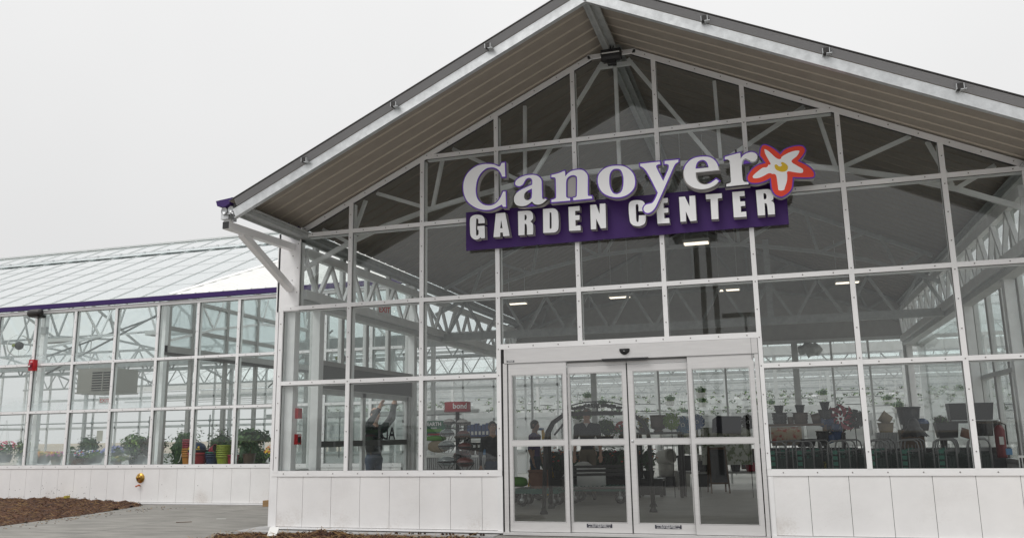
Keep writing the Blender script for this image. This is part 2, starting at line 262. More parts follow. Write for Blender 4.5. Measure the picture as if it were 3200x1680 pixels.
SIGN={"canoyer":[[[[-1.594,5.455,1],[-1.59,5.241,1],[-1.637,5.245,1],[-1.657,5.3],[-1.691,5.353],[-1.741,5.389],[-1.795,5.406],[-1.865,5.403],[-1.928,5.371],[-1.983,5.316],[-2.027,5.236],[-2.048,5.138],[-2.051,5.046],[-2.033,4.961],[-1.994,4.9],[-1.94,4.853],[-1.879,4.83],[-1.809,4.825],[-1.747,4.845],[-1.693,4.893],[-1.654,4.953],[-1.626,5.015,1],[-1.588,5.013,1],[-1.586,4.782,1],[-1.632,4.787,1],[-1.648,4.823,1],[-1.702,4.799],[-1.764,4.775],[-1.841,4.761],[-1.933,4.769],[-2.026,4.8],[-2.112,4.854],[-2.182,4.922],[-2.224,5.002],[-2.245,5.097],[-2.245,5.189],[-2.223,5.279],[-2.179,5.352],[-2.108,5.414],[-2.021,5.455],[-1.927,5.469],[-1.833,5.461],[-1.755,5.441],[-1.686,5.405,1],[-1.664,5.408,1],[-1.643,5.455,1]]],[[[-1.193,5.224],[-1.268,5.224],[-1.352,5.206],[-1.414,5.171],[-1.437,5.135],[-1.434,5.101],[-1.404,5.079],[-1.362,5.075],[-1.324,5.093],[-1.301,5.129],[-1.277,5.164],[-1.239,5.183],[-1.202,5.175],[-1.18,5.146],[-1.178,5.108],[-1.181,5.075,1],[-1.257,5.049],[-1.34,5.02],[-1.409,4.982],[-1.452,4.926],[-1.461,4.866],[-1.446,4.82],[-1.413,4.787],[-1.353,4.77],[-1.285,4.771],[-1.232,4.795],[-1.188,4.826,1],[-1.165,4.793],[-1.128,4.773],[-1.076,4.769],[-1.023,4.786],[-0.966,4.829,1],[-0.985,4.846,1],[-1.011,4.841],[-1.029,4.846],[-1.036,4.869],[-1.037,4.929],[-1.038,5.041],[-1.039,5.116],[-1.059,5.163],[-1.103,5.202],[-1.148,5.218]],[[-1.184,5.017,1],[-1.188,4.907],[-1.2,4.871],[-1.231,4.851],[-1.268,4.851],[-1.302,4.877],[-1.308,4.919],[-1.292,4.962],[-1.25,4.992],[-1.212,5.008]]],[[[-0.888,5.19,1],[-0.784,5.205],[-0.702,5.229,1],[-0.688,5.227,1],[-0.683,5.146,1],[-0.645,5.186],[-0.585,5.217],[-0.497,5.226],[-0.425,5.211],[-0.376,5.165],[-0.356,5.111],[-0.359,5.008],[-0.364,4.847],[-0.354,4.824],[-0.308,4.816,1],[-0.303,4.782,1],[-0.576,4.781,1],[-0.577,4.817,1],[-0.539,4.824],[-0.524,4.848],[-0.517,4.951],[-0.512,5.098],[-0.526,5.136],[-0.565,5.154],[-0.609,5.149],[-0.654,5.12],[-0.674,5.07],[-0.678,4.967],[-0.68,4.856],[-0.663,4.825],[-0.623,4.817,1],[-0.624,4.781,1],[-0.899,4.785,1],[-0.898,4.819,1],[-0.861,4.826],[-0.832,4.842],[-0.827,4.893],[-0.826,5.019],[-0.827,5.116],[-0.841,5.148],[-0.889,5.157,1]]],[[[0.078,5.222],[0.163,5.205],[0.245,5.149],[0.298,5.07],[0.315,4.981],[0.304,4.895],[0.259,4.828],[0.187,4.781],[0.109,4.763],[0.025,4.766],[-0.066,4.795],[-0.142,4.846],[-0.19,4.917],[-0.212,5.007],[-0.205,5.095],[-0.167,5.157],[-0.1,5.205],[-0.014,5.225]],[[0.066,5.179],[0.111,5.163],[0.141,5.109],[0.155,5.027],[0.148,4.926],[0.127,4.856],[0.091,4.819],[0.041,4.81],[-0.004,4.833],[-0.037,4.901],[-0.05,4.99],[-0.042,5.092],[-0.017,5.148],[0.02,5.177]]],[[[0.397,5.214,1],[0.672,5.216,1],[0.675,5.182,1],[0.641,5.176],[0.619,5.161],[0.625,5.127],[0.663,5.033],[0.706,4.931,1],[0.748,5.017],[0.786,5.099],[0.793,5.148],[0.776,5.168],[0.738,5.176,1],[0.739,5.216,1],[0.929,5.216,1],[0.925,5.184,1],[0.885,5.16],[0.855,5.113],[0.798,4.997],[0.73,4.861],[0.669,4.738],[0.623,4.65],[0.578,4.566],[0.528,4.514],[0.479,4.497],[0.438,4.51],[0.416,4.549],[0.425,4.59],[0.457,4.617],[0.502,4.624],[0.54,4.633],[0.573,4.669],[0.603,4.724],[0.624,4.772,1],[0.592,4.846],[0.542,4.967],[0.486,5.088],[0.44,5.151],[0.399,5.181,1]]],[[[1.283,5.219],[1.356,5.201],[1.419,5.15],[1.452,5.082],[1.467,5.006,1],[1.155,5.006,1],[1.154,4.952],[1.171,4.886],[1.215,4.839],[1.274,4.822],[1.334,4.834],[1.382,4.86],[1.42,4.884,1],[1.454,4.853,1],[1.412,4.808],[1.344,4.776],[1.263,4.76],[1.177,4.769],[1.099,4.801],[1.035,4.858],[1.001,4.925],[0.99,5.005],[1.003,5.082],[1.044,5.149],[1.107,5.2],[1.19,5.222]],[[1.153,5.059,1],[1.163,5.107],[1.189,5.155],[1.234,5.174],[1.274,5.17],[1.306,5.141],[1.323,5.097],[1.329,5.057,1]]],[[[1.554,5.183,1],[1.66,5.204],[1.747,5.219,1],[1.76,5.217,1],[1.76,5.136,1],[1.796,5.178],[1.844,5.204],[1.909,5.211],[1.959,5.187],[1.979,5.143],[1.966,5.102],[1.932,5.078],[1.894,5.082],[1.857,5.111],[1.826,5.129],[1.792,5.115],[1.773,5.075],[1.766,4.991],[1.767,4.851],[1.776,4.819],[1.791,4.805],[1.841,4.798,1],[1.841,4.768,1],[1.548,4.766,1],[1.55,4.801,1],[1.589,4.807],[1.61,4.822],[1.614,4.867],[1.613,4.973],[1.614,5.093],[1.606,5.129],[1.584,5.145],[1.552,5.148,1]]]],"flower":[[[[2.001,5.175],[2.016,5.25],[2.045,5.296],[2.078,5.306],[2.128,5.29],[2.195,5.243],[2.243,5.195],[2.275,5.16,1],[2.32,5.204],[2.398,5.233],[2.488,5.243],[2.562,5.231],[2.6,5.188],[2.602,5.14],[2.563,5.075],[2.512,5.022,1],[2.586,4.973],[2.65,4.914],[2.688,4.848],[2.69,4.8],[2.669,4.768],[2.619,4.763],[2.514,4.773],[2.422,4.788,1],[2.413,4.72],[2.392,4.64],[2.337,4.578],[2.271,4.543],[2.227,4.541],[2.166,4.574],[2.132,4.626],[2.115,4.696],[2.113,4.8,1],[2.047,4.772],[1.956,4.757],[1.867,4.77],[1.824,4.809],[1.815,4.866],[1.845,4.926],[1.908,4.996],[1.982,5.037],[2.053,5.05,1],[2.025,5.102],[2.002,5.139]]]],"star":[[[[2.069,5.233],[2.098,5.23],[2.146,5.186],[2.211,5.108],[2.247,5.08],[2.273,5.08],[2.287,5.107],[2.38,5.152],[2.463,5.17],[2.519,5.163],[2.517,5.129],[2.481,5.078],[2.414,5.023],[2.479,4.96],[2.538,4.913],[2.551,4.884],[2.542,4.85],[2.507,4.844],[2.44,4.86],[2.353,4.883],[2.347,4.837],[2.337,4.756],[2.306,4.676],[2.291,4.637],[2.246,4.629],[2.209,4.645],[2.204,4.701],[2.2,4.784],[2.195,4.84],[2.178,4.866],[2.149,4.869],[2.131,4.881],[2.099,4.881],[2.059,4.861],[1.987,4.834],[1.916,4.833],[1.892,4.858],[1.907,4.891],[1.969,4.94],[2.036,4.982],[2.087,4.983],[2.109,5.015],[2.134,5.016],[2.107,5.085],[2.077,5.159],[2.07,5.202]]]],"eye":[[[[2.19,4.992],[2.219,4.998],[2.24,4.973],[2.265,4.967],[2.285,4.985],[2.271,5.011],[2.294,5.023],[2.33,4.998],[2.356,4.96],[2.35,4.919],[2.323,4.895],[2.278,4.891],[2.235,4.908],[2.199,4.936]]]],"block":[[[[-1.96,4.6,1],[-2.06,4.604,1],[-2.059,4.657],[-2.08,4.68],[-2.094,4.66],[-2.096,4.441],[-2.079,4.424],[-2.059,4.438],[-2.057,4.504,1],[-2.075,4.508,1],[-2.075,4.565,1],[-1.962,4.562,1],[-1.959,4.373,1],[-2.016,4.373,1],[-2.027,4.396,1],[-2.05,4.371],[-2.104,4.361],[-2.157,4.39],[-2.186,4.44],[-2.191,4.525],[-2.192,4.669],[-2.17,4.719],[-2.111,4.741],[-2.042,4.734],[-1.993,4.713],[-1.964,4.667]]],[[[-1.784,4.731,1],[-1.639,4.732,1],[-1.575,4.375,1],[-1.675,4.375,1],[-1.68,4.434,1],[-1.718,4.437,1],[-1.723,4.372,1],[-1.825,4.376,1]],[[-1.703,4.629,1],[-1.684,4.5,1],[-1.72,4.501,1]]],[[[-1.441,4.731,1],[-1.29,4.73],[-1.234,4.704],[-1.214,4.655],[-1.217,4.599],[-1.256,4.561,1],[-1.228,4.535],[-1.215,4.496],[-1.218,4.366,1],[-1.311,4.369,1],[-1.31,4.486],[-1.318,4.526],[-1.33,4.534,1],[-1.343,4.531,1],[-1.349,4.368,1],[-1.441,4.371,1]],[[-1.342,4.667,1],[-1.32,4.667],[-1.309,4.636],[-1.312,4.608],[-1.326,4.59],[-1.343,4.59,1]]],[[[-1.061,4.73,1],[-0.915,4.728],[-0.86,4.701],[-0.838,4.657],[-0.832,4.545],[-0.837,4.435],[-0.854,4.391],[-0.906,4.367],[-1.065,4.374,1]],[[-0.963,4.669,1],[-0.944,4.667],[-0.936,4.648],[-0.938,4.453],[-0.948,4.431],[-0.967,4.43,1]]],[[[-0.681,4.726,1],[-0.517,4.725,1],[-0.516,4.655,1],[-0.585,4.657,1],[-0.584,4.592,1],[-0.521,4.589,1],[-0.523,4.52,1],[-0.584,4.521,1],[-0.584,4.436,1],[-0.514,4.439,1],[-0.51,4.365,1],[-0.68,4.371,1]]],[[[-0.361,4.725,1],[-0.275,4.724,1],[-0.229,4.578,1],[-0.222,4.728,1],[-0.14,4.726,1],[-0.143,4.367,1],[-0.219,4.367,1],[-0.281,4.514,1],[-0.286,4.362,1],[-0.362,4.366,1]]],[[[0.377,4.562,1],[0.327,4.567,1],[0.328,4.654],[0.308,4.674],[0.29,4.653],[0.288,4.6],[0.29,4.444],[0.304,4.415],[0.321,4.426],[0.329,4.508,1],[0.425,4.502,1],[0.419,4.422],[0.399,4.38],[0.351,4.356],[0.294,4.356],[0.238,4.375],[0.202,4.422],[0.192,4.511],[0.19,4.628],[0.2,4.696],[0.239,4.727],[0.311,4.731],[0.376,4.718],[0.413,4.685],[0.42,4.641],[0.412,4.561,1]]],[[[0.579,4.72,1],[0.742,4.721,1],[0.74,4.653,1],[0.68,4.652,1],[0.679,4.577,1],[0.741,4.576,1],[0.739,4.512,1],[0.68,4.509,1],[0.681,4.432,1],[0.746,4.431,1],[0.751,4.36,1],[0.582,4.364,1]]],[[[0.896,4.717,1],[0.977,4.717,1],[1.033,4.572,1],[1.039,4.718,1],[1.117,4.717,1],[1.117,4.361,1],[1.031,4.36,1],[0.978,4.506,1],[0.976,4.362,1],[0.899,4.362,1]]],[[[1.26,4.718,1],[1.476,4.713,1],[1.475,4.647,1],[1.418,4.645,1],[1.411,4.356,1],[1.318,4.36,1],[1.321,4.647,1],[1.261,4.651,1]]],[[[1.615,4.717,1],[1.776,4.715,1],[1.777,4.647,1],[1.709,4.647,1],[1.712,4.573,1],[1.773,4.572,1],[1.774,4.508,1],[1.714,4.507,1],[1.714,4.427,1],[1.78,4.428,1],[1.781,4.355,1],[1.614,4.359,1]]],[[[1.925,4.712,1],[2.08,4.711],[2.122,4.678],[2.143,4.62],[2.145,4.582],[2.131,4.551],[2.105,4.547,1],[2.137,4.527],[2.15,4.479],[2.148,4.354,1],[2.06,4.356,1],[2.056,4.488],[2.045,4.516],[2.026,4.517,1],[2.022,4.354,1],[1.928,4.356,1]],[[2.022,4.656,1],[2.042,4.655],[2.057,4.629],[2.054,4.587],[2.04,4.574],[2.02,4.576,1]]]]}
# ------------------------------------------------------------------ mesh helpers
def wloc(o):
    v = Vector((0, 0, 0))
    while o: v += o.location; o = o.parent
    return v
class MB:
    def __init__(s, m='white_metal'):
        s.v = []; s.f = []; s.i = []; s.mats = []; s.smooth = []; s.m(m); s.sm = False
    def m(s, name):
        if name not in s.mats: s.mats.append(name)
        s.cur = s.mats.index(name); return s
    def add(s, vs, fs, smooth=None):
        b = len(s.v); s.v += [tuple(v) for v in vs]
        for f in fs:
            s.f.append(tuple(b + k for k in f)); s.i.append(s.cur); s.smooth.append(s.sm if smooth is None else smooth)
        return s
    def box(s, x0, x1, y0, y1, z0, z1):
        vs = [(x, y, z) for x in (x0, x1) for y in (y0, y1) for z in (z0, z1)]
        return s.add(vs, [(0, 1, 3, 2), (4, 6, 7, 5), (0, 4, 5, 1), (2, 3, 7, 6), (0, 2, 6, 4), (1, 5, 7, 3)], False)
    def bar(s, p, q, a, b=None, up=(0, 0, 1)):
        """rectangular bar from p to q, a wide across, b deep along up"""
        b = b or a; p = Vector(p); q = Vector(q); d = (q - p).normalized(); up = Vector(up)
        if abs(d.dot(up)) > 0.98: up = Vector((0, 1, 0))
        x = d.cross(up).normalized(); y = x.cross(d).normalized()
        vs = [c + x * i * a / 2 + y * j * b / 2 for c in (p, q) for i, j in ((-1, -1), (1, -1), (1, 1), (-1, 1))]
        return s.add(vs, [(3, 2, 1, 0), (4, 5, 6, 7), (0, 1, 5, 4), (1, 2, 6, 5), (2, 3, 7, 6), (3, 0, 4, 7)], False)
    def tube(s, pts, r, n=8, r2=None, cap=True, closed=False):
        pts = [Vector(p) for p in pts]; L = len(pts); rings = []
        d0 = (pts[1] - pts[0]).normalized(); up = Vector((0, 0, 1)) if abs(d0.z) < 0.9 else Vector((1, 0, 0))
        for k, p in enumerate(pts):
            if closed: d = (pts[(k + 1) % L] - pts[k - 1]).normalized()
            else: d = (pts[min(k + 1, L - 1)] - pts[max(k - 1, 0)]).normalized()
            x = d.cross(up)
            if x.length < 1e-4: x = d.cross(Vector((0, 1, 0)))
            x.normalize(); y = x.cross(d).normalized(); up = y
            rr = r if r2 is None else r + (r2 - r) * k / (L - 1)
            rings.append([p + (x * math.cos(2 * math.pi * j / n) + y * math.sin(2 * math.pi * j / n)) * rr for j in range(n)])
        vs = [v for rg in rings for v in rg]; fs = []
        for k in range(L if closed else L - 1):
            a = k * n; b = ((k + 1) % L) * n
            for j in range(n): fs.append((a + j, a + (j + 1) % n, b + (j + 1) % n, b + j))
        if cap and not closed: fs.append(tuple(range(n))[::-1]); fs.append(tuple(range((L - 1) * n, L * n)))
        return s.add(vs, fs, n > 5)
    def lathe(s, prof, c=(0, 0, 0), n=20, axis=None, a0=0, a1=2 * math.pi):
        """prof: (radius, height) pairs turned about the z axis (or the given axis) through c"""
        c = Vector(c); q = Vector(axis).to_track_quat('Z', 'Y') if axis else None
        full = abs(a1 - a0 - 2 * math.pi) < 1e-6; cols = n if full else n + 1; vs = []
        for r, z in prof:
            for j in range(cols):
                a = a0 + (a1 - a0) * j / n; v = Vector((r * math.cos(a), r * math.sin(a), z))
                vs.append(c + (q @ v if q else v))
        fs = []
        for k in range(len(prof) - 1):
            for j in range(n):
                j2 = (j + 1) % cols; fs.append((k * cols + j, k * cols + j2, (k + 1) * cols + j2, (k + 1) * cols + j))
        return s.add(vs, fs, True)
    def ball(s, c, r, n=12, m=8, sx=1, sy=1, sz=1):
        c = Vector(c); vs = []; fs = []
        for k in range(m + 1):
            t = math.pi * k / m
            for j in range(n):
                a = 2 * math.pi * j / n; vs.append(c + Vector((r * sx * math.sin(t) * math.cos(a), r * sy * math.sin(t) * math.sin(a), r * sz * math.cos(t))))
        for k in range(m):
            for j in range(n): fs.append((k * n + j, k * n + (j + 1) % n, (k + 1) * n + (j + 1) % n, (k + 1) * n + j)[::-1])
        return s.add(vs, fs, True)
    def poly(s, loops, y0, y1, side=None):
        """loops of (x, z): first is the outer contour, the others holes; solid between y0 (front) and y1"""
        top = s.cur
        tri = tessellate_polygon([[Vector((x, z, 0)) for x, z in L] for L in loops])
        flat = [p for L in loops for p in L]; n = len(flat)
        vs = [(x, y0, z) for x, z in flat] + [(x, y1, z) for x, z in flat]
        fs = []
        for t in tri:
            a, b, c = [Vector(flat[k]) for k in t]
            ccw = (b.x - a.x) * (c.y - a.y) - (b.y - a.y) * (c.x - a.x) > 0
            t = tuple(t) if ccw else tuple(t)[::-1]
            fs.append(t); fs.append(tuple(k + n for k in t[::-1]))
        s.add(vs, fs, False)
        if side is not None: s.m(side)
        b = 0; fs = []
        for L in loops:
            k = len(L)
            for j in range(k): fs.append((b + j, b + (j + 1) % k, n + b + (j + 1) % k, n + b + j))
            b += k
        s.add(vs, fs, False); s.cur = top
        return s
    def leaf(s, c, size, nrm, w=0.45):
        nrm = Vector(nrm).normalized(); a = nrm.orthogonal().normalized(); a.rotate(Matrix.Rotation(random.uniform(0, 6.28), 3, nrm)); b = nrm.cross(a); c = Vector(c)
        return s.add([c - a * size * .5, c + b * size * w * .5 + nrm * size * .08, c + a * size * .5, c - b * size * w * .5 + nrm * size * .08], [(0, 1, 2, 3)], False)
    def text(s, string, x, z, y, size, align='CENTER', bold=0.0, sx=1.0, flip=False):
        cu = bpy.data.curves.new('t', 'FONT'); cu.body = string; cu.size = size; cu.align_x = align; cu.offset = bold; cu.resolution_u = 2
        o = bpy.data.objects.new('t', cu); COL.objects.link(o); dg = bpy.context.evaluated_depsgraph_get(); dg.update()
        me = bpy.data.meshes.new_from_object(o.evaluated_get(dg))
        sgn = -1 if flip else 1
        s.add([(x + sgn * v.co.x * sx, y, z + v.co.y) for v in me.vertices], [tuple(p.vertices) for p in me.polygons], False)
        bpy.data.objects.remove(o); bpy.data.curves.remove(cu); bpy.data.meshes.remove(me)
        return s
    def xf(s, Mx, start=0):
        for k in range(start, len(s.v)): s.v[k] = tuple(Mx @ Vector(s.v[k]))
        return s
    def build(s, name, parent=None, at=None):
        """link as ONE mesh object; parent keeps verts as given minus the parents' offset"""
        me = bpy.data.meshes.new(name)
        off = wloc(parent) if parent else Vector((0, 0, 0))
        if at is not None: off = Vector(at)
        me.from_pydata([tuple(Vector(v) - off) for v in s.v], [], s.f)
        for n in s.mats: me.materials.append(MATS[n])
        me.polygons.foreach_set('material_index', s.i); me.polygons.foreach_set('use_smooth', s.smooth)
        me.update()
        o = bpy.data.objects.new(name, me); COL.objects.link(o)
        if parent: o.parent = parent
        if at is not None: o.location = at
        return o

def tag(o, label=None, cat=None, group=None, kind=None):
    if label: o['label'] = label
    if cat: o['category'] = cat
    if group: o['group'] = group
    if kind: o['kind'] = kind
    return o
def thing(name, label, cat, loc=(0, 0, 0), group=None):
    o = bpy.data.objects.new(name, None); COL.objects.link(o); o.location = loc; o.empty_display_size = 0.2
    return tag(o, label, cat, group)
def copy_tree(o, parent=None, loc=None, rz=None, label=None, scale=None):
    c = o.copy(); COL.objects.link(c); c.parent = parent
    if loc is not None: c.location = loc
    if rz is not None: c.rotation_euler = (0, 0, rz)
    if scale is not None: c.scale = (scale,) * 3
    if label: c['label'] = label
    for ch in list(o.children): copy_tree(ch, c)
    return c
def smooth_loop(L, n=5):
    out = []; k = len(L)
    for i in range(k):
        p0, p1, p2, p3 = L[i - 1], L[i], L[(i + 1) % k], L[(i + 2) % k]
        c1, c2 = len(p1) == 3, len(p2) == 3
        a = Vector(p1[:2]); b = Vector(p2[:2]); z = a if c1 else Vector(p0[:2]); e = b if c2 else Vector(p3[:2])
        out.append(tuple(a))
        if c1 and c2: continue
        for j in range(1, n):
            t = j / n; v = 0.5 * ((2 * a) + (b - z) * t + (2 * z - 5 * a + 4 * b - e) * t * t + (3 * a - z - 3 * b + e) * t ** 3)
            out.append(tuple(v))
    return out
def area(L): return sum(L[i - 1][0] * L[i][1] - L[i][0] * L[i - 1][1] for i in range(len(L))) / 2
def orient(loops): return [L if (area(L) > 0) == (k == 0) else L[::-1] for k, L in enumerate(loops)]
def outset(L, w):
    out = []; k = len(L)
    for i in range(k):
        p, a, b = Vector(L[i]), Vector(L[i - 1]), Vector(L[(i + 1) % k])
        d1 = (p - a); d2 = (b - p)
        if d1.length < 1e-6 or d2.length < 1e-6: out.append(tuple(p)); continue
        d1.normalize(); d2.normalize(); n1 = Vector((d1.y, -d1.x)); n2 = Vector((d2.y, -d2.x)); m = n1 + n2
        if m.length < 0.3: m = n1
        m.normalize(); q = p + m * (w / max(0.55, m.dot(n1))); out.append(tuple(q))
    return out

# ------------------------------------------------------------------ ground
def sheet(name, pts, z, m, label=None):
    b = MB(m); b.add([(x, y, z) for x, y in pts], [tuple(range(len(pts)))]); return tag(b.build(name), kind='structure')
sheet('ground', [(-900, -900), (900, -900), (900, 900), (-900, 900)], 0.02, 'field')
sheet('parking_lot', [(-300, -400), (300, -400), (300, -13), (-300, -13)], 0.028, 'asphalt')
sheet('bounce_forecourt', [(-60, -13), (60, -13), (60, -3.2), (-60, -3.2)], 0.03, 'lot')  # added out of view, pale to bounce light onto soffit and frames
# concrete apron in front of the wing, poured as one slab
b = MB('concrete')
b.add([(-11.15, -3.2, .1), (-5.9, -3.2, .1), (-6.16, .34, .1), (-5.3, .34, .1), (-5.3, 4.9, .1), (-11.9, 4.9, .1), (-11.72, 4.45, .1), (-11.28, 2.6, .1), (-11.05, .4, .1), (-11.0, -1.2, .1)],
      [tuple(range(10))]); b.xf(Matrix.Identity(4)); tag(b.build('path'), kind='structure')
b = MB('concrete'); b.box(-1.84, 4.5, -3.2, -.02, .05, .145); tag(b.build('pavement'), kind='structure')
b = MB('curb'); b.box(-5.98, -1.84, -.30, .4, .02, .155); b.box(1.84, 5.9, -.2, .2, .02, .15); b.box(-5.9, 5.9, 0.0, 5.4, .0, .16); b.box(-31, -5.4, 4.80, 5.2, .0, .105); tag(b.build('foundation'), kind='structure')
tag(MB('floor_conc').box(-30.5, 34, 4.95, 92, -.05, .165).box(-5.45, 5.45, .05, 4.95, -.05, .17).build('floor'), kind='structure')

def mulch_bed(name, outline, zf, label, dens, straws):
    """lumpy bed of bark with loose chips and dry straw"""
    xs = [p[0] for p in outline]; ys = [p[1] for p in outline]
    def inside(x, y):
        c = False
        for i in range(len(outline)):
            (x1, y1), (x2, y2) = outline[i - 1], outline[i]
            if (y1 > y) != (y2 > y) and x < (x2 - x1) * (y - y1) / (y2 - y1) + x1: c = not c
        return c
    def edge(x, y):
        d = 9
        for i in range(len(outline)):
            a, c = Vector(outline[i - 1]), Vector(outline[i]); ab = c - a; t = max(0, min(1, (Vector((x, y)) - a).dot(ab) / ab.length_squared)); d = min(d, (Vector((x, y)) - a - ab * t).length)
        return d
    b = MB('mulch'); st = dens; idx = {}; vs = []; fs = []
    nx = int((max(xs) - min(xs)) / st) + 2; ny = int((max(ys) - min(ys)) / st) + 2
    for i in range(nx):
        for j in range(ny):
            x = min(xs) + i * st; y = min(ys) + j * st
            x += noise.noise(Vector((x * 9, y * 9, 3))) * st * .5; y += noise.noise(Vector((x * 9, y * 9, 8))) * st * .5
            if inside(x, y):
                e = edge(x, y); h = zf(x, y) * min(1, e / .12) + .05 * noise.noise(Vector((x * 4, y * 4, 0))) + .03 * noise.noise(Vector((x * 17, y * 17, 0)))
                idx[i, j] = len(vs); vs.append((x, y, .095 + max(-.06, h)))
    for (i, j) in idx:
        q = [(i, j), (i + 1, j), (i + 1, j + 1), (i, j + 1)]
        if all(k in idx for k in q): fs.append([idx[k] for k in q])
    b.add(vs, fs, False)
    for k in range(straws):
        x, y, z = random.choice(vs); x += random.uniform(-st, st); y += random.uniform(-st, st)
        t = random.random(); m = 'mulch_a' if t < .40 else 'mulch_b' if t < .70 else 'straw'
        b.m(m); L = random.uniform(.015, .05) if m != 'straw' else random.uniform(.05, .15); a = random.uniform(0, 6.28); tl = random.uniform(-.25, .5)
        d = Vector((math.cos(a), math.sin(a), tl)) * L; w_ = .006 if m == 'straw' else random.uniform(.006, .016)
        p = Vector((x, y, z + .006)); b.bar(p, p + d, w_ * .5 if m == 'straw' else w_, .004 if m == 'straw' else .008)
    return tag(b.build(name), label, kind='stuff')
mulch_bed('mulch', [(-20, 4.84), (-20, -2.4), (-10.98, -2.4), (-11.0, -.4), (-11.1, 1.6), (-11.22, 2.6), (-11.6, 4.3), (-12.0, 4.84)], lambda x, y: .02 + .09 * max(0, min(1, (-11.2 - x) / 2.5)) * (0.4 + 0.6 * max(0, (y + 1) / 5)), 'brown bark mulch bed along the foot of the left wing', .06, 9500)
mulch_bed('mulch', [(-5.95, -3.0), (-1.95, -3.0), (-1.95, -.3), (-5.9, -.3)], lambda x, y: .045 + .05 * math.exp(-((x + 4.45) ** 2 * 8 + (y + .32) ** 2 * 18)) + .04 * math.exp(-((x + 4.1) ** 2 * 30 + (y + .30) ** 2 * 30)), 'brown bark mulch bed in front of the white wall left of the door', .03, 8000)
# hairline joints and stray chips on the path
b = MB('groove'); b.box(-11.2, -5.6, 2.30, 2.308, .0995, .1008).box(-8.6, -8.592, -3.2, 4.8, .0995, .1008); tag(b.build('path_joint'), 'sawn joints crossing the concrete path', kind='stuff')
b = MB('mulch_b')
for k in range(160):
    t = random.random(); y = -2.5 + 6.8 * t; x = -10.95 - .1 * t + abs(random.gauss(0, .35)); a = random.uniform(0, 6.28); L = random.uniform(.01, .04)
    b.m(random.choice(('mulch_b', 'mulch_a', 'straw'))).bar((x, y, .104), (x + L * math.cos(a), y + L * math.sin(a), .106), .012, .006)
for k in range(90):
    x = -6.0 - abs(random.gauss(0, .25)); y = random.uniform(-3, .3); a = random.uniform(0, 6.28); L = random.uniform(.01, .035); b.m(random.choice(('mulch_b', 'mulch_a', 'straw'))).bar((x, y, .104), (x + L * math.cos(a), y + L * math.sin(a), .106), .010, .006)
tag(b.build('bark_chips'), 'stray bark chips scattered on the concrete path', kind='stuff')
# loose clods lying on the footing
b = MB('mulch_b')
for x0 in (-3.3, -3.1, -2.95, -2.6, -2.5, -2.2, -2.1, -2.05):
    for k in range(5): b.ball((x0 + random.uniform(-.05, .05), -.22 + random.uniform(-.03, .03), .165), random.uniform(.008, .02), 6, 4)
tag(b.build('soil'), 'crumbs of soil on the concrete footing left of the door', kind='stuff')
# ------------------------------------------------------------------ the gabled entrance hall
SL = 0.4697
bay = 1.22
RZ = [1.0, 2.362, 3.544, 4.724, 5.798]
XM = [(i - 5.5) * bay for i in range(1, 11)]
def zrake(x): return 7.212 - SL * abs(x)
def zin(x): return min(7.075, zrake(x))
B = thing('garden_center_hall', 'white framed glass hall with a gabled metal roof and purple sign', 'building')
# front cladding: every cap strip of the grid
fr = MB('white_metal')
MW, RW = .064, .064
YF = -.03
def screws(b, p, q, n, y=YF - .004, r=.0085):
    b.m('screw')
    for k in range(n):
        t = (k + .5) / n; x = p[0] + (q[0] - p[0]) * t; z = p[1] + (q[1] - p[1]) * t
        b.lathe([(r, 0), (r, .006), (0, .007)], (x, y + .004, z), 6, axis=(0, -1, 0))
    b.m('white_metal')
jam = MB('frame_grey')   # inner mullions behind the caps, with black gasket edge
def vcap(x, z0, z1, w=MW):
    fr.box(x - w / 2, x + w / 2, YF, 0.0, z0, z1)
    jam.m('gasket').box(x - w / 2 - .004, x + w / 2 + .004, 0.0, .012, z0, z1).m('tube_white').box(x - .024, x + .03, .03, .13, z0, z1)
    screws(fr, (x, z0 + .02), (x, z1), max(1, round((z1 - z0) / .39)))
def hcap(x0, x1, z, w=RW, n=None):
    fr.box(x0, x1, YF + .003, 0.0, z - w / 2, z + w / 2)
    jam.m('gasket').box(x0, x1, 0.0, .010, z - w / 2 - .004, z + w / 2 + .004).m('tube_white').box(x0, x1, .032, .10, z - .05, z + .022)
    screws(fr, (x0, z), (x1, z), n or max(1, round((x1 - x0) / .41)), YF - .001)
for i, x in enumerate(XM):
    k = i + 1
    top = zin(x) - .03
    if k in (1, 10):
        vcap(x + (.02 if k == 1 else -.02), 1.0, 3.51, .07)
        continue
    z0 = 2.80 if k in (5, 6) else 1.022
    vcap(x, z0, top)
for s in (-1, 1): vcap(-5.20 if s < 0 else 5.36, 3.58, 4.79 if s < 0 else 4.70, .075)
def seg(x0, x1, z, skip=()):
    pass
xs = XM
for r, z in enumerate(RZ):
    for i in range(9):
        x0, x1 = xs[i], xs[i + 1]
        mid = (x0 + x1) / 2
        if r <= 1 and abs(mid) < 1.8: continue
        if r == 0: w_ = .085
        else: w_ = RW
        a0 = x0 + MW / 2; a1 = x1 - MW / 2
        if r >= 3:                                            # clipped by the rake
            lim = (7.212 - z) / SL - .03
            a0 = max(a0, -lim if r > 3 else -5.165); a1 = min(a1, lim if r > 3 else 5.32)
            if a0 >= a1 - .05: continue
        if r == 2: 
            if i == 0: a0 = -5.50
            if i == 8: a1 = 5.50
        if r == 0: a0, a1 = (x0 - .05 if i == 0 else x0), (x1 + .05 if i == 8 else x1)
        if r == 0 and i == 2: a1 = -1.80
        if r == 0 and i == 6: a0 = 1.80
        hcap(a0, a1, z if r else .985, w_)
fr.box(-1.86, 1.86, YF - .002, .0, 2.735, 2.81); screws(fr, (-1.86, 2.772), (1.86, 2.772), 10, YF - .006)
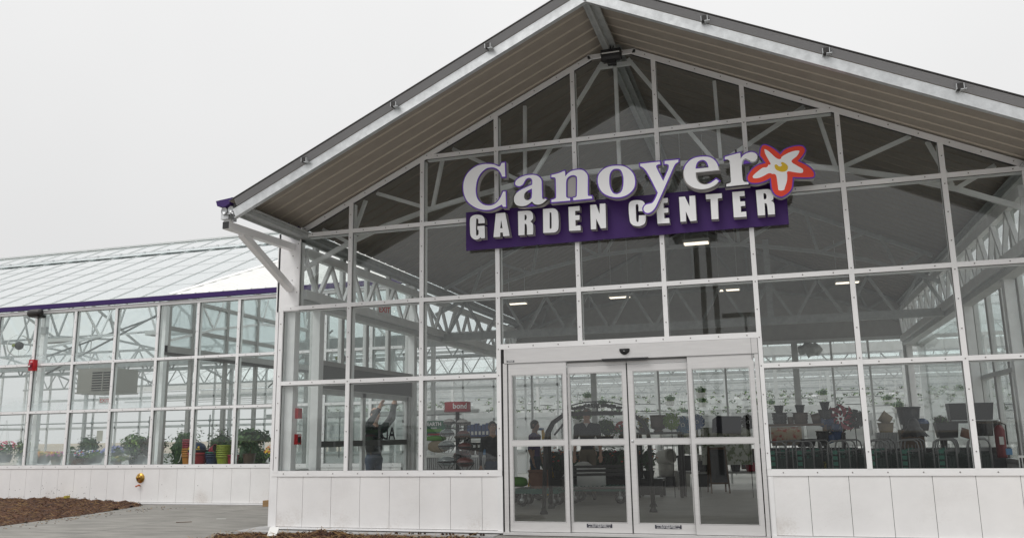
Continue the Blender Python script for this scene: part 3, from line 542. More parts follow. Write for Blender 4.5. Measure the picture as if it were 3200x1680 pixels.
jam.m('tube_white').box(-1.86, 1.86, .03, .12, 2.74, 2.80)
for s in (-1, 1):
    fr.box(s * 1.83 - .033, s * 1.83 + .033, YF - .001, .01, 1.03, 2.735)
    # rake trim
    p = Vector((s * 5.26, -.018, zrake(5.26))); q = Vector((s * .32, -.018, zrake(.32)))
    fr.bar(p, q, .036, .075, up=(0, 0, 1)); screws(fr, (p.x, p.z), (q.x, q.z), 14, -.040)
    jam.m('gasket').bar(p + Vector((0, .022, -.006)), q + Vector((0, .022, -.006)), .012, .088)
fr.box(-.36, .36, -.036, .0, 7.035, 7.10); screws(fr, (-.33, 7.07), (.33, 7.07), 2, -.038)
fr.build('window_frame', B); jam.build('mullion', B)
# panes, one for each opening
cuts = [1.0] + RZ[1:] + [9.0]
for i in range(9):
    x0, x1 = xs[i], xs[i + 1]
    for r in range(5):
        z0, z1 = cuts[r], cuts[r + 1]
        if abs((x0 + x1) / 2) < 1.8 and r == 0: continue
        if abs((x0 + x1) / 2) < 1.8 and r == 1: z0 = 2.78
        a0, a1 = x0, x1
        if r >= 2: a0, a1 = max(a0, -5.2), min(a1, 5.34)
        P = [(a0, z0), (a1, z0)]
        tops = [(a1, min(z1, zin(a1)))]
        for xx in (.31, 0, -.31):
            if a0 < xx < a1 and zin(xx) < z1 : tops.append((xx, zin(xx)))
        if min(zin(a0), zin(a1)) < z1 < max(zin(a0), zin(a1)):
            xc = (7.212 - z1) / SL * (1 if a1 + a0 > 0 else -1)
            tops.append((xc, z1))
        tops.append((a0, min(z1, zin(a0))))
        tops = sorted(set(tops), key=lambda t: -t[0])
        poly_ = P + [t for t in tops if t[1] > z0 + .004]
        if len(poly_) < 3: continue
        if poly_[-1][1] <= z0: continue
        tx, tz = random.gauss(0, .0022), random.gauss(0, .0022); cx_, cz_ = (a0 + a1) / 2, (z0 + z1) / 2
        g = MB('pane'); g.add([(x, .016 + (x - cx_) * tx + (z - cz_) * tz, z) for x, z in poly_], [tuple(range(len(poly_)))]); g.build('window_pane', B)

# white knee wall with upright boards and a small drip flange
def knee(x0, x1, seams, z0, z1, y, depth=.10, specks=()):
    b = MB('groove'); b.box(x0, x1, y + .012, y + depth, z0, z1).m('white_panel')
    e = [x0] + [q for q in seams if x0 < q < x1] + [x1]
    for a, c in zip(e[:-1], e[1:]): b.box(a + (.003 if a != x0 else 0), c - (.003 if c != x1 else 0), y, y + .014, z0 + .03, z1)
    b.m('white_metal').box(x0 - .01, x1 + .01, y - .03, y + .01, z0 - .004, z0 + .024)
    return b
seamL = [-4.994 + .481 * k for k in range(7)]
b = knee(-5.5, -1.80, seamL, .175, .945, -.012); b.m('white_metal').box(-5.53, -5.44, -.020, .1, .20, .945).box(-1.875, -1.795, -.020, .1, .20, .945); b.build('knee_wall', B)
seamR = [2.31 + .481 * k for k in range(7)]
b = knee(1.82, 5.5, seamR, .175, .945, -.012); b.m('white_metal').box(5.44, 5.53, -.020, .1, .20, .945).box(1.80, 1.875, -.020, .1, .20, .945); b.build('knee_wall', B)
for s, lab in ((-1, 0), (1, 0)):
    b = MB('white_metal'); X = lambda a, c: (min(s * a, s * c), max(s * a, s * c))
    x0, x1 = X(5.17, 5.56); b.box(x0, x1, -.014, .02, 3.5, 4.78)
    x0, x1 = X(5.53, 5.58); b.box(x0, x1, -.014, .20, .2, 4.78)
    for z in (3.56, 4.0, 4.4): b.m('screw').lathe([(.008, 0), (.008, .006), (0, .007)], (s * 5.3, -.014, z), 6, axis=(0, -1, 0))
    b.build('corner_post', B)
    # outrigger bracket carrying the overhanging eave
    br = MB('white_metal'); xb = s * 5.325
    br.bar((xb, -.0, 4.545), (xb, -1.76, 4.505), .11, .105); br.m('black_plastic').box(xb - .05, xb + .05, -1.768, -1.755, 4.456, 4.554).m('white_metal')
    br.bar((xb, -.02, 3.86), (xb, -1.38, 4.47), .10, .10); br.box(xb - .05, xb + .05, -1.75, -1.67, 4.55, 4.62)
    br.m('galv').box(xb - .062, xb + .062, -1.80, -1.60, 4.585, 4.68)
    br.build('eave_bracket', B)
    # eave beam and gutter running the depth of the hall
    X = (lambda a, c: (-c, -a)) if s < 0 else (lambda a, c: (a + .17, c + .17))
    e = MB('galv_dull'); x0, x1 = X(5.03, 5.17); e.box(x0, x1, -1.80, 12.2, 4.67, 4.74); x0, x1 = X(5.17, 5.185); e.box(x0, x1, -1.8, 12.2, 4.63, 4.80); x0, x1 = X(4.97, 5.03); e.box(x0, x1, -1.75, 12.2, 4.735, 4.75); x0, x1 = X(5.185, 5.57); e.box(x0, x1, .02, 12.2, 4.775, 4.79); e.build('eave_beam', B)
    g = MB('purple_gutter'); c = -5.27 if s < 0 else 5.44
    prof = [(c + s * .14, 4.83), (c + s * .115, 4.755), (c, 4.73), (c - s * .08, 4.77), (c - s * .10, 4.87), (c - s * .088, 4.87), (c - s * .07, 4.78), (c, 4.745), (c + s * .105, 4.768), (c + s * .127, 4.83)]
    if s < 0: prof = prof[::-1]
    n_ = len(prof); vs = [(x, -1.87, z) for x, z in prof] + [(x, .0, z) for x, z in prof]
    g.add(vs, [(j, (j + 1) % n_, n_ + (j + 1) % n_, n_ + j) for j in range(n_)], False)
    cap = [(c + s * .14, 4.83), (c + s * .115, 4.755), (c, 4.73), (c - s * .08, 4.77), (c - s * .14, 4.86)]
    if s < 0: cap = cap[::-1]
    g.poly([orient([cap])[0]], -1.90, -1.87)
    G_ = g.build('gutter', B)
    gp = MB('galv'); gp.lathe([(.0, 0), (.045, .004), (.05, .01), (.05, .016)], (c + s * .03, -1.84, 4.69), 12, axis=(0, -1, 0)); gp.lathe([(.0, 0), (.045, .004), (.05, .01), (.05, .016)], (c - s * .08, -1.84, 4.70), 12, axis=(0, -1, 0)); gp.box(c - .08, c + .06, -1.83, -1.81, 4.64, 4.73); gp.build('gutter_plate', B)
# roof: ribbed sheets running down the slope, front rake beams, clips, ridge
def zsheet(x): return 7.275 - SL * abs(x)
rs = MB('soffit')
ys = []; y = -1.92; pan = .292; rib = .03
first = True
prof = [(-1.92, 0)]
y = -1.92 + .62
while y < 12.1:
    prof += [(y, 0), (y + .012, .026), (y + .012 + rib, .026), (y + .024 + rib, 0)]; y += pan
prof += [(12.2, 0)]
for s in (-1, 1):
    vs = []
    for yy, h in prof:
        h -= .060 * max(0, -yy) / 1.92
        xe = 5.16 if s < 0 else 5.33
        vs += [(s * .02, yy, 7.262 + h), (s * xe, yy, zsheet(xe) + h)]
    fs = []; 
    for k in range(len(prof) - 1):
        q = (2 * k, 2 * k + 1, 2 * k + 3, 2 * k + 2) if s > 0 else (2 * k, 2 * k + 2, 2 * k + 3, 2 * k + 1)
        ins_ = prof[k][0] >= -.02; rs.m(('soffit_rib_shaded' if ins_ else 'soffit_rib') if (prof[k][1] > 0 or prof[k + 1][1] > 0) else ('soffit_shaded' if ins_ else 'soffit')); rs.add(vs[2 * k:2 * k + 4], [(0, 1, 3, 2)], False)  # from the facade inward the sheet takes the colours with painted shade
rs.m('galv_dull')
for s in (-1, 1):
    xe = 5.18 if s < 0 else 5.35; rs.add([(0, -1.93, 7.238), (s * xe, -1.93, zsheet(xe) - .040), (s * xe, 0, zsheet(xe) + .034), (0, 0, 7.315), (s * xe, 12.2, zsheet(xe) + .034), (0, 12.2, 7.315)], [(0, 1, 2, 3), (3, 2, 4, 5)], False)
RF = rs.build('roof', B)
rb = MB('galv_dull')
rb.box(-.10, .10, -1.8, 12.2, 7.10, 7.14); rb.box(-.015, .015, -1.8, 12.2, 7.02, 7.105); rb.box(-.14, .14, 0.0, 12.2, 7.205, 7.22)
rb.build('ridge_beam', RF)
for s in (-1, 1):
    e = MB('galv')
    p = Vector((s * (5.13 if s < 0 else 5.3), -1.85, 7.052 - SL * (5.13 if s < 0 else 5.3))); q = Vector((0, -1.85, 7.052))
    # C section: web, top and bottom flange
    e.bar(p, q, .012, .126); e.bar(p + Vector((0, .035, -.063)), q + Vector((0, .035, -.063)), .07, .010); e.bar(p + Vector((0, .035, .063)), q + Vector((0, .035, .063)), .07, .010)
    e.build('rake_beam', RF)
    h = MB('drip_grey'); p2 = p + Vector((s * .12, -.07, .135)); q2 = q + Vector((0, -.07, .19))
    a_ = p + Vector((-s * .04, 0, .019)); h.add([a_ + Vector((0, -.082, .160)), q + Vector((0, -.082, .160)), q + Vector((0, -.010, .078)), a_ + Vector((0, -.010, .078))], [(0, 1, 2, 3)], False)
    h.m('black_metal').bar(a_ + Vector((0, -.088, .174)), q + Vector((0, -.088, .174)), .01, .014)
    h.build('drip_edge', RF)
    for xc in (1.31, 2.66, 4.0):
        xx = s * (xc if s < 0 else xc + .17)
        zc = 7.052 - SL * abs(xx) + .098
        c = MB('black_metal'); c.box(xx - .034, xx + .034, -1.93, -1.82, zc - .022, zc + .036).m('galv').box(xx - .040, xx - .034, -1.934, -1.82, zc - .026, zc + .038).box(xx + .034, xx + .040, -1.934, -1.82, zc - .026, zc + .038).box(xx + .0, xx + .065, -1.93, -1.83, zc - .030, zc - .024)
        c.build('purlin_clip', RF)

# trusses of white tube
def truss(y, m='tube_white', t=.055):
    b = MB(m)
    ch = [(5.32, 4.23), (4.47, 4.61), (3.86, 4.83), (3.02, 5.05), (2.3, 5.19), (1.47, 5.33), (.6, 5.375), (0, 5.38)]
    pts = ch + [(-x, z) for x, z in ch[:-1]][::-1]
    for a, c in zip(pts[:-1], pts[1:]): b.bar((a[0], y, a[1]), (c[0], y, c[1]), t, t * 1.25)
    mem = [((3.98, 5.40), (3.05, 5.05)), ((4.18, 5.30), (4.42, 4.66)), ((2.82, 5.92), (3.0, 5.07)), ((4.95, 4.88), (4.47, 4.62)), ((2.66, 6.0), (1.52, 5.34)), ((1.45, 6.56), (1.47, 5.34)), ((.20, 7.10), (1.38, 5.34))]
    for s in (-1, 1):
        for p, q in mem: b.bar((s * p[0], y, p[1]), (s * q[0], y, q[1]), t * .9, t)
        if y > 1: b.bar((s * 5.1, y, zsheet(5.1) - .06), (0, y, 7.275 - .09), t, .08)
    b.bar((0, y, 7.05), (0, y, 5.38), t, t); b.bar((-.27, y, 7.03), (.27, y, 7.03), t, t * 1.1)
    return b.build('roof_truss', B)
truss(.30); truss(6.1, 'galv_dull', .06); truss(12.1, 'galv_dull', .06)
# lattice girders: along both side walls and across the hall
def lattice(p, q, ztop, zbot, n, name, mt='tube_white', t=.06, chord=.15, off=.0):
    b = MB(mt); p = Vector(p); q = Vector(q)
    b.bar((p.x, p.y, ztop), (q.x, q.y, ztop), .09, chord); b.bar((p.x, p.y, zbot), (q.x, q.y, zbot), .09, chord)
    d = (q - p) / n
    for k in range(n):
        a = p + d * k; c = p + d * (k + .44); e = p + d * (k + .56); g = p + d * (k + 1)
        b.bar((a.x, a.y, ztop - chord / 2), (c.x, c.y, zbot + chord / 2), t, t); b.bar((e.x, e.y, zbot + chord / 2), (g.x, g.y, ztop - chord / 2), t, t)
    return b.build(name, B)
lattice((-5.2, .2, 0), (-5.2, 12.1, 0), 4.49, 3.80, 14, 'side_girder')
lattice((5.2, .2, 0), (5.2, 12.1, 0), 4.49, 3.80, 14, 'side_girder')
lattice((-5.6, 6.25, 0), (5.8, 6.25, 0), 4.60, 3.72, 12, 'cross_girder', 'galv_dull', .055, .16)
for s in (-1, 1):
    b = MB('frame_grey'); x0, x1 = sorted((s * 5.22, s * 5.42)); b.box(x0, x1, .15, 12.2, 3.62, 3.88); b.m('galv'); x2, x3 = sorted((s * 5.205, s * 5.22)); b.box(x2, x3, .15, 12.2, 3.70, 3.712); b.build('wall_channel', B)
for x, y, z1 in ((-5.34, .14, 4.7), (-5.34, .92, 3.62), (-5.34, 4.86, 4.7), (-5.34, 12.1, 4.7), (5.34, .14, 4.7), (5.34, 2.02, 3.62), (5.34, 4.86, 4.7), (5.34, 12.1, 4.7), (-1.0, 6.3, 4.6), (3.3, 9.5, 4.6)):
    if abs(x) < 5: continue
    MB('tube_white').box(x - .07, x + .07, y - .075, y + .075, .17, z1).build('column', B)
# cross-hall hanging posts
for x in (-1.95, 2.0): MB('galv_dull').box(x - .06, x + .06, 6.14, 6.20, 3.7, 5.4).build('hanger', B)
# side walls: mullions, low sill and panes
for s in (-1, 1):
    b = MB('frame_grey'); xo = s * 5.47
    for k in range(1, 6):
        y = .976 * k
        z0 = 2.8 if s < 0 and 1.1 < y < 4.6 else 1.0
        b.m('frame_grey').box(xo - .035, xo + .035, y - .05, y + .05, z0, 4.75).m('partition_grey').box(xo - .045, xo - .035, y - .015, y + .045, z0, 4.75).box(xo + .035, xo + .045, y - .015, y + .045, z0, 4.75)
    if s > 0:
        b.m('frame_grey').box(xo - .05, xo + .05, .1, 4.9, 2.33, 2.40).box(xo - .05, xo + .05, .1, 4.9, .95, 1.03)
    else:
        b.m('frame_grey').box(xo - .05, xo + .05, .1, .95, .95, 1.03)
    b.build('side_wall_frame', B)
    for y0, y1, z0, z1 in ((.1, .976, 1.0, 4.7), (.976, 1.952, 2.8 if s < 0 else 1.0, 4.7), (1.952, 2.928, 2.8 if s < 0 else 1.0, 4.7), (2.928, 3.904, 2.8 if s < 0 else 1.0, 4.7), (3.904, 4.88, 2.8 if s < 0 else 1.0, 4.7)):
        MB('pane_rear').add([(xo, y0, z0), (xo, y1, z0), (xo, y1, z1), (xo, y0, z1)], [(0, 1, 2, 3)]).build('side_pane', B)
    w_ = MB('white_panel')
    x0, x1 = sorted((s * 5.42, s * 5.52))
    if s < 0: w_.box(x0, x1, .05, 1.0, .17, .97)
    else: w_.box(x0, x1, .05, 4.9, .17, .97)
    w_.build('side_knee_wall', B)
    if s > 0:
        for z0, z1 in ((.17, 4.7),):
            for k in range(5, 12): MB('pane_rear').add([(xo, .976 * k, z0), (xo, .976 * (k + 1), z0), (xo, .976 * (k + 1), z1), (xo, .976 * k, z1)], [(0, 1, 2, 3)]).build('side_pane', B)
# far gable wall of the hall above the opening
b = MB('partition_grey')
b.poly([[(-5.55, 3.88), (5.55, 3.88), (5.55, 4.70), (0, 7.31), (-5.55, 4.70)]], 12.15, 12.19)
b.m('frame_grey').box(-5.5, 34, 12.10, 12.22, 3.80, 3.89)
b.build('gable_wall', B)
b = MB('frame_grey')
x = -4.78
k = 0
while x < 8:
    wv = .09 if k % 3 == 2 or k in (2,) else .05
    if abs(x + 2.95) < .1 or abs(x - 2.51) < .15 or abs(x - 5.24) < .15: wv = .16
    b.box(x - wv / 2, x + wv / 2, 12.12, 12.20, .17, 3.85); x += .915; k += 1
b.build('rear_mullions', B)
# side door unit in the left wall
S_ = MB('alu').box(-5.47, -5.30, 1.0, 4.75, 2.32, 2.79).box(-5.45, -5.32, 1.0, 1.07, .17, 2.32).box(-5.45, -5.32, 4.68, 4.75, .17, 2.32)
S_.m('dark_header').box(-5.298, -5.29, 1.03, 4.72, 2.335, 2.72).m('partition_grey').box(-5.30, -5.285, 1.0, 4.75, 2.72, 2.80)
SD = S_.build('side_door', B)
for y0, y1, dk in ((1.07, 2.70, 1), (2.70, 4.68, 0)):
    d = MB('frame_grey').box(-5.41, -5.36, y0, y0 + .06, .19, 2.32).box(-5.41, -5.36, y1 - .06, y1, .19, 2.32).box(-5.41, -5.36, y0, y1, 2.24, 2.32).box(-5.41, -5.36, y0, y1, .19, .29)
    d.m('dark_header').box(-5.42, -5.35, y0 + .06, y1 - .06, 1.36, 1.46); d.build('door_leaf', SD)
    MB('pane_rear').add([(-5.385, y0 + .06, .29), (-5.385, y1 - .06, .29), (-5.385, y1 - .06, 2.24), (-5.385, y0 + .06, 2.24)], [(0, 1, 2, 3)]).build('door_pane', SD)
t = MB('letter_trim'); t.text('ADC', 0, 0, 0, .34, bold=.006, sx=1.35)
t.xf(Matrix.Translation((-5.378, 3.62, 1.47)) @ Matrix.Rotation(-math.pi / 2, 4, 'Z')); t.build('door_lettering', SD)

# ---- the automatic entrance door
D = MB('alu')
D.box(-1.745, 1.80, -.035, .10, 2.53, 2.732); D.m('alu_line').box(-1.745, 1.80, -.0365, .0, 2.524, 2.53)
D.m('alu').box(-1.765, -1.705, -.03, .10, .19, 2.53).box(1.75, 1.80, -.03, .10, .19, 2.53).box(-1.745, -1.712, -.04, .0, 2.53, 2.732)
D.m('gasket').box(-1.795, -1.766, -.01, .03, .18, 2.735).box(1.80, 1.806, -.034, .03, .18, 2.735)
D.m('alu').box(-1.77, 1.80, -.10, .14, .155, .188)
D.m('alu_line').box(1.715, 1.72, -.0375, .0, 2.45, 2.732)
DR = D.build('entrance_door', B)
leaves = [(-1.69, -.83, -.022, (-1.63, -.89)), (-.825, .022, .02, (-.79, -.052)), (.03, .885, .02, (.116, .84)), (.86, 1.735, -.022, (.925, 1.665))]
for k, (a, c, y, (g0, g1)) in enumerate(leaves):
    L = MB('alu')
    if k in (0, 3): top = 2.522
    else: top = 2.45
    L.box(a, g0, y, y + .045, .195, top).box(g1, c, y, y + .045, .195, top)
    L.box(g0, g1, y, y + .045, 2.348, top).box(g0, g1, y, y + .045, 1.352, 1.442).box(g0, g1, y, y + .045, .195, .330)
    L.m('alu_line')
    for z0, z1 in ((1.442, 2.348), (.330, 1.352)):      # glazing bead shadow line
        for bx in ((g0 - .010, g0 - .007, z0 - .01, z1 + .01), (g1 + .007, g1 + .010, z0 - .01, z1 + .01), (g0 - .01, g1 + .01, z0 - .010, z0 - .007), (g0 - .01, g1 + .01, z1 + .007, z1 + .010)):
            L.box(bx[0], bx[1], y - .0012, y + .01, bx[2], bx[3])
    L.m('gasket').box(a, a + .003, y - .0008, y + .045, .195, top)
    if k in (1, 2): L.m('alu').box(a, c, y + .004, y + .05, 2.455, 2.50); L.m('alu_line').box(a, c, y + .002, y + .05, 2.50, 2.524)
    if k == 2: L.m('gasket').box(.018, .034, y - .004, y + .03, .195, 2.47)
    L.build('door_leaf', DR)
    P = MB('pane')
    for z0, z1 in ((1.442, 2.348), (.330, 1.352)): P.add([(g0, y + .02, z0), (g1, y + .02, z0), (g1, y + .02, z1), (g0, y + .02, z1)], [(0, 1, 2, 3)])
    P.build('door_pane', DR)
for x0 in (-.606, .322):
    b = MB('text_dark'); b.box(x0, x0 + .350, .0145, .02, .260, .309)
    b.m('text_white'); xc = x0 + .175
    b.text('CAUTION  AUTOMATIC SLIDING DOOR', xc, .2945, .0138, .0175, bold=.0007, sx=.98)
    b.text('Door may close without warning', xc, .2795, .0138, .0150, bold=.0005, sx=.98)
    b.text('STANLEY', xc, .2655, .0138, .0125, bold=.0004)
    for s in (-1, 1):
        xa = xc + s * .155; b.add([(xa, .0138, .270), (xa - s * .02, .0138, .276), (xa - s * .02, .0138, .264)], [(0, 1, 2)]); b.box(min(xa - s * .02, xa - s * .10), max(xa - s * .02, xa - s * .10), .0138, .0142, .268, .272)
    b.build('warning_label', DR)
b = MB('text_dark'); b.box(-1.703, -1.588, -.037, -.0352, 2.543, 2.570); b.m('text_white').text('STANLEY', -1.6455, 2.5490, -.0375, .0235, bold=.0008, sx=.9); b.build('maker_label', DR)
b = MB('black_plastic')     # half-round motion sensor and the strip below it
b.lathe([(.0, .045), (.035, .042), (.06, .03), (.072, .01), (.072, 0)], (.018, -.036, 2.655), 20, axis=(0, -1, 0), a0=math.pi, a1=2 * math.pi)
b.lathe([(.0, .045), (.035, .042), (.06, .03), (.072, .01), (.072, 0)], (.018, -.036, 2.655), 20, axis=(0, -1, 0), a0=0, a1=math.pi)
for k in range(len(b.v)):
    x, y, z = b.v[k]
    if z > 2.665: b.v[k] = (x, y, 2.665)
b.add([(-.054, -.036, 2.665), (.09, -.036, 2.665), (.075, -.078, 2.664), (-.04, -.078, 2.664)], [(0, 1, 2, 3)])
b.m('text_white').box(.006, .030, -.083, -.081, 2.630, 2.634)
b.build('door_sensor', DR)
b = MB('black_plastic'); b.poly([[(-.31, 2.535), (.345, 2.535), (.315, 2.497), (-.28, 2.497)]], -.062, -.034); b.build('sensor_bar', DR)
b = MB('galv'); b.lathe([(.0, .008), (.016, .008), (.02, .004), (.02, 0)], (.068, .019, 1.405), 16, axis=(0, -1, 0)); b.build('lock_cylinder', DR)
# ------------------------------------------------------------------ the shop sign
SG = thing('store_sign', 'purple and white sign reading Canoyer Garden Center with an orange flower', 'sign', (0, -.05, 4.22))
b = MB('purple_board'); b.box(-2.30, 2.32, -.09, -.05, 4.235, 4.825); b.m('black_metal').box(-2.28, 2.30, -.05, -.034, 4.25, 4.80)
for x in (-1.2, -.2, .5, 1.6): b.box(x, x + .02, -.10, -.05, 4.225, 4.236)
b.build('backboard', SG)
def channel(loops, yf, depth, rim, w, name, parent, smooth=4, face='letter_white'):
    """channel letter: pale return, dark trim, coloured rim cap and a raised face"""
    lp = orient([smooth_loop(L, smooth) for L in loops])
    o = [outset(L, w) for L in lp]
    b = MB(rim); b.poly(o, yf, yf + .016, 'letter_trim' if rim != 'letter_trim' else rim)
    b.m('letter_side').poly([outset(L, w - .002) for L in lp], yf + .016, yf + depth, 'letter_side')
    b.m(face).poly(lp, yf - .004, yf + .002, face)
    return b.build(name, parent)
for loops in SIGN['canoyer']: channel(loops, -.338, .125, 'purple_edge', .0185, 'letter', SG)
for loops in SIGN['block']: channel(loops, -.208, .116, 'letter_trim', .005, 'letter', SG, 3)
fl = orient([smooth_loop(SIGN['flower'][0][0], 4)])
b = MB('purple_edge'); b.poly(fl, -.342, -.326, 'letter_trim'); b.m('letter_side').poly([outset(L, -.002) for L in fl], -.326, -.215)
b.m('flower_red').poly([outset(L, -.018) for L in fl], -.3455, -.340)
b.m('letter_white').poly([outset(L, -.007) for L in orient([smooth_loop(SIGN['star'][0][0], 3)])], -.349, -.344)
b.m('flower_yellow').poly(orient([smooth_loop(SIGN['eye'][0][0], 3)]), -.3525, -.347)
b.build('flower', SG)
for x, z in ((-2.0, 4.9), (-1.2, 5.0), (-.4, 5.05), (.5, 5.1), (1.2, 5.2), (1.7, 5.3)):
    MB('black_metal').box(x - .012, x + .012, -.22, -.03, z - .012, z + .012).build('standoff', SG)

# ------------------------------------------------------------------ flood light at the peak, ceiling lights, exit sign
F_ = thing('flood_light', 'black flood light hung under the roof peak above the sign', 'light', (.04, -.25, 7.13))
b = MB('black_plastic'); b.lathe([(0, 0), (.06, .004), (.085, .03), (.085, .27), (.06, .296), (0, .30)], (-.11, -.25, 6.93), 14, axis=(1, 0, 0)); b.box(-.105, .185, -.33, -.20, 6.93, 7.01); b.box(-.02, .10, -.30, -.2, 6.80, 6.86)
b.build('lamp_housing', F_)
MB('black_metal').tube([(.04, -.25, 7.0), (.03, -.24, 7.08), (.0, -.2, 7.19)], .008, 6).tube([(.05, -.25, 7.0), (.07, -.22, 7.1), (.06, -.2, 7.19)], .008, 6).build('mounting_hook', F_)
MB('white_plastic').box(-.09, .17, -.345, -.335, 6.94, 6.955).build('lens', F_)
def ceiling_light(loc, label, L=.50, ww=.11):
    t = thing('ceiling_light', label, 'light', loc, 'lit lamps hanging inside the hall')
    x, y, z = loc
    MB('frame_grey').box(x - L / 2, x + L / 2, y - ww, y + ww, z + .012, z + .07).tube([(x - .2, y, z + .07), (x - .2, y, zsheet(x) - .02 if abs(x) < 5 else z + .5)], .006, 4).tube([(x + .2, y, z + .07), (x + .2, y, zsheet(x) - .02 if abs(x) < 5 else z + .5)], .006, 4).build('lamp_housing', t)
    MB('lamp_on').box(x - L / 2 + .02, x + L / 2 - .02, y - ww + .02, y + ww - .02, z, z + .012).build('diffuser', t)
ceiling_light((.83, 3.2, 4.78), 'nearest lit lamp just below the purple sign', .46, .12)
for (x, y, z), lb in (((-3.80, 7.5, 4.59), 'lit lamp farthest left above the door header'), ((-1.31, 7.5, 4.59), 'second lit lamp from the left above the door header'), ((1.14, 7.5, 4.60), 'third lit lamp from the left above the door header'), ((3.62, 7.5, 4.60), 'lit lamp right of the door behind a white mullion')): ceiling_light((x, y, z), lb)
b = MB('white_plastic'); b.box(-.15, .15, -.03, .03, -.11, .11); b.m('exit_red').text('EXIT', 0, -.05, -.032, .15, bold=.004, sx=.85)
b.xf(Matrix.Translation((-5.02, 2.76, 3.88)) @ Matrix.Rotation(R(62), 4, 'Z')); tag(b.build('exit_sign', at=(-5.02, 2.76, 3.88)), 'white exit sign with red letters on the left wall channel of the hall', 'exit sign', 'exit signs')
b = MB('white_plastic'); b.box(-.17, .17, -.03, .03, -.12, .12); b.m('exit_red').text('EXIT', 0, -.06, -.032, .17, bold=.004, sx=.85); b.m('frame_grey').tube([(0, 0, .12), (0, 0, .7)], .01, 5)
b.xf(Matrix.Translation((-18.93, 11, 2.83)) @ Matrix.Rotation(R(35), 4, 'Z')); tag(b.build('exit_sign', at=(-18.93, 11, 2.83)), 'exit sign hanging below the heater in the left wing', 'exit sign', 'exit signs')

# ------------------------------------------------------------------ left wing
W = thing('greenhouse_wing', 'long glass greenhouse wing with a pale glass roof left of the hall', 'building')
YW = 4.88
WX = [-13.13 - 1.22 * k for k in range(13, -1, -1)] + [-11.91, -10.79, -9.68, -8.56, -7.44, -6.32, -5.58]
WZ = [.938, 2.24, 3.40, 4.70]
wf = MB('white_metal'); wj = MB('gasket'); y0 = YW - .028
for x in WX[:-1]:
    wf.box(x - .034, x + .034, y0, YW, .97, 4.67); wj.m('gasket').box(x - .039, x + .039, YW, YW + .012, .97, 4.67).m('tube_white').box(x - .02, x + .035, YW + .03, YW + .10, .97, 4.67)
    screws(wf, (x, 1.0), (x, 4.6), 9, y0 - .004)
for z, hh in ((.938, .085), (2.24, .062), (3.40, .062), (4.715, .08)):
    wf.box(-30, -5.58, y0 + .003, YW, z - hh / 2, z + hh / 2); wj.m('gasket').box(-30, -5.58, YW, YW + .01, z - hh / 2 - .004, z + hh / 2 + .004).m('tube_white').box(-30, -5.58, YW + .03, YW + .10, z - .05, z + .02)
    if z < 4: screws(wf, (-21, z), (-5.6, z), 42, y0 - .001)
wf.build('window_frame', W); wj.build('mullion', W)
for a, c in zip(WX[:-1], WX[1:]):
    for z0, z1 in zip(WZ[:-1], WZ[1:]): 
        MB('pane_wing' if c < -11.5 else 'pane_rear').add([(a, YW + .016, z0), (c, YW + .016, z0), (c, YW + .016, z1), (a, YW + .016, z1)], [(0, 1, 2, 3)]).build('window_pane', W)
b = knee(-30, -5.6, [-12.62 + .481 * k + .05 for k in range(-36, 15)], .115, .895, YW - .012)
b.m('mulch_b')
for k in range(70):
    x = random.gauss(-14.35, .55) if k < 50 else random.uniform(-16, -6); z = .2 + abs(random.gauss(0, .2)); b.ball((x, YW - .013, min(z, .8)), random.uniform(.003, .010), 5, 3, sy=.4)
b.build('knee_wall', W)
g = MB('purple_gutter'); g.box(-30, -5.6, YW - .10, YW + .0, 4.775, 4.885); g.m('galv_dull').box(-30, -5.6, YW - .10, YW + .02, 4.885, 4.892); g.build('gutter', W)
# wing roof: glass lights with bars, an opening vent line near the ridge and a white ribbed part beside the hall
ZE = 4.88; YR = YW + 6.8; ZR = ZE + SL * 6.8
def zw(y): return ZE + SL * (y - YW)
rg = MB('wing_roof_glass'); XB = -11.64
# the ribbed part meets the glass along a slanting line
XR_ridge = -8.2
rg.add([(-30, YW, ZE), (XB, YW, ZE), (XR_ridge, YR, ZR), (-30, YR, ZR)], [(0, 1, 2, 3)])
rg.add([(-30, YR, ZR), (-5.6, YR, ZR), (-5.6, YR + 6.8, ZE), (-30, YR + 6.8, ZE)], [(0, 1, 2, 3)])
WR = rg.build('roof', W)
rb = MB('bar_pale')
def xbmax(y): return XB + (XR_ridge - XB) * (y - YW) / 6.8
x = XB - .915 * 20
while x < XR_ridge:
    ya = YW if x < XB else YW + (x - XB) / (XR_ridge - XB) * 6.8
    rb.bar((x, ya, zw(ya) + .012), (x, YR, ZR + .012), .018, .014); x += .915
for k in range(1, 6):
    y = YW + k * 1.05; rb.bar((-30, y, zw(y) + .003), (xbmax(y), y, zw(y) + .003), .006, .004)
for k in range(8):
    y = YR + .9 * k; z = ZR - SL * (y - YR)
rb.bar((-30, YR, ZR + .03), (-5.6, YR, ZR + .03), .06, .05)
rb.build('glazing_bars', WR)
v = MB('galv'); yv = YW + 5.35; v.bar((-30, yv, zw(yv) + .05), (xbmax(yv) - .1, yv, zw(yv) + .05), .05, .035); v.m('black_metal').bar((-30, yv - .05, zw(yv) + .015), (xbmax(yv) - .1, yv - .05, zw(yv) + .015), .03, .02)
x = -29
while x < -9: v.m('galv').box(x, x + .07, yv - .05, yv + .03, zw(yv) + .03, zw(yv) + .08); x += .915
v.m('vent_glass').add([(-30, yv - .25, zw(yv - .25) + .04), (xbmax(yv) - .2, yv - .25, zw(yv - .25) + .04), (xbmax(yv) - .2, yv + .0, zw(yv) + .07), (-30, yv, zw(yv) + .07)], [(0, 1, 2, 3)])
v.build('ridge_vent', WR)
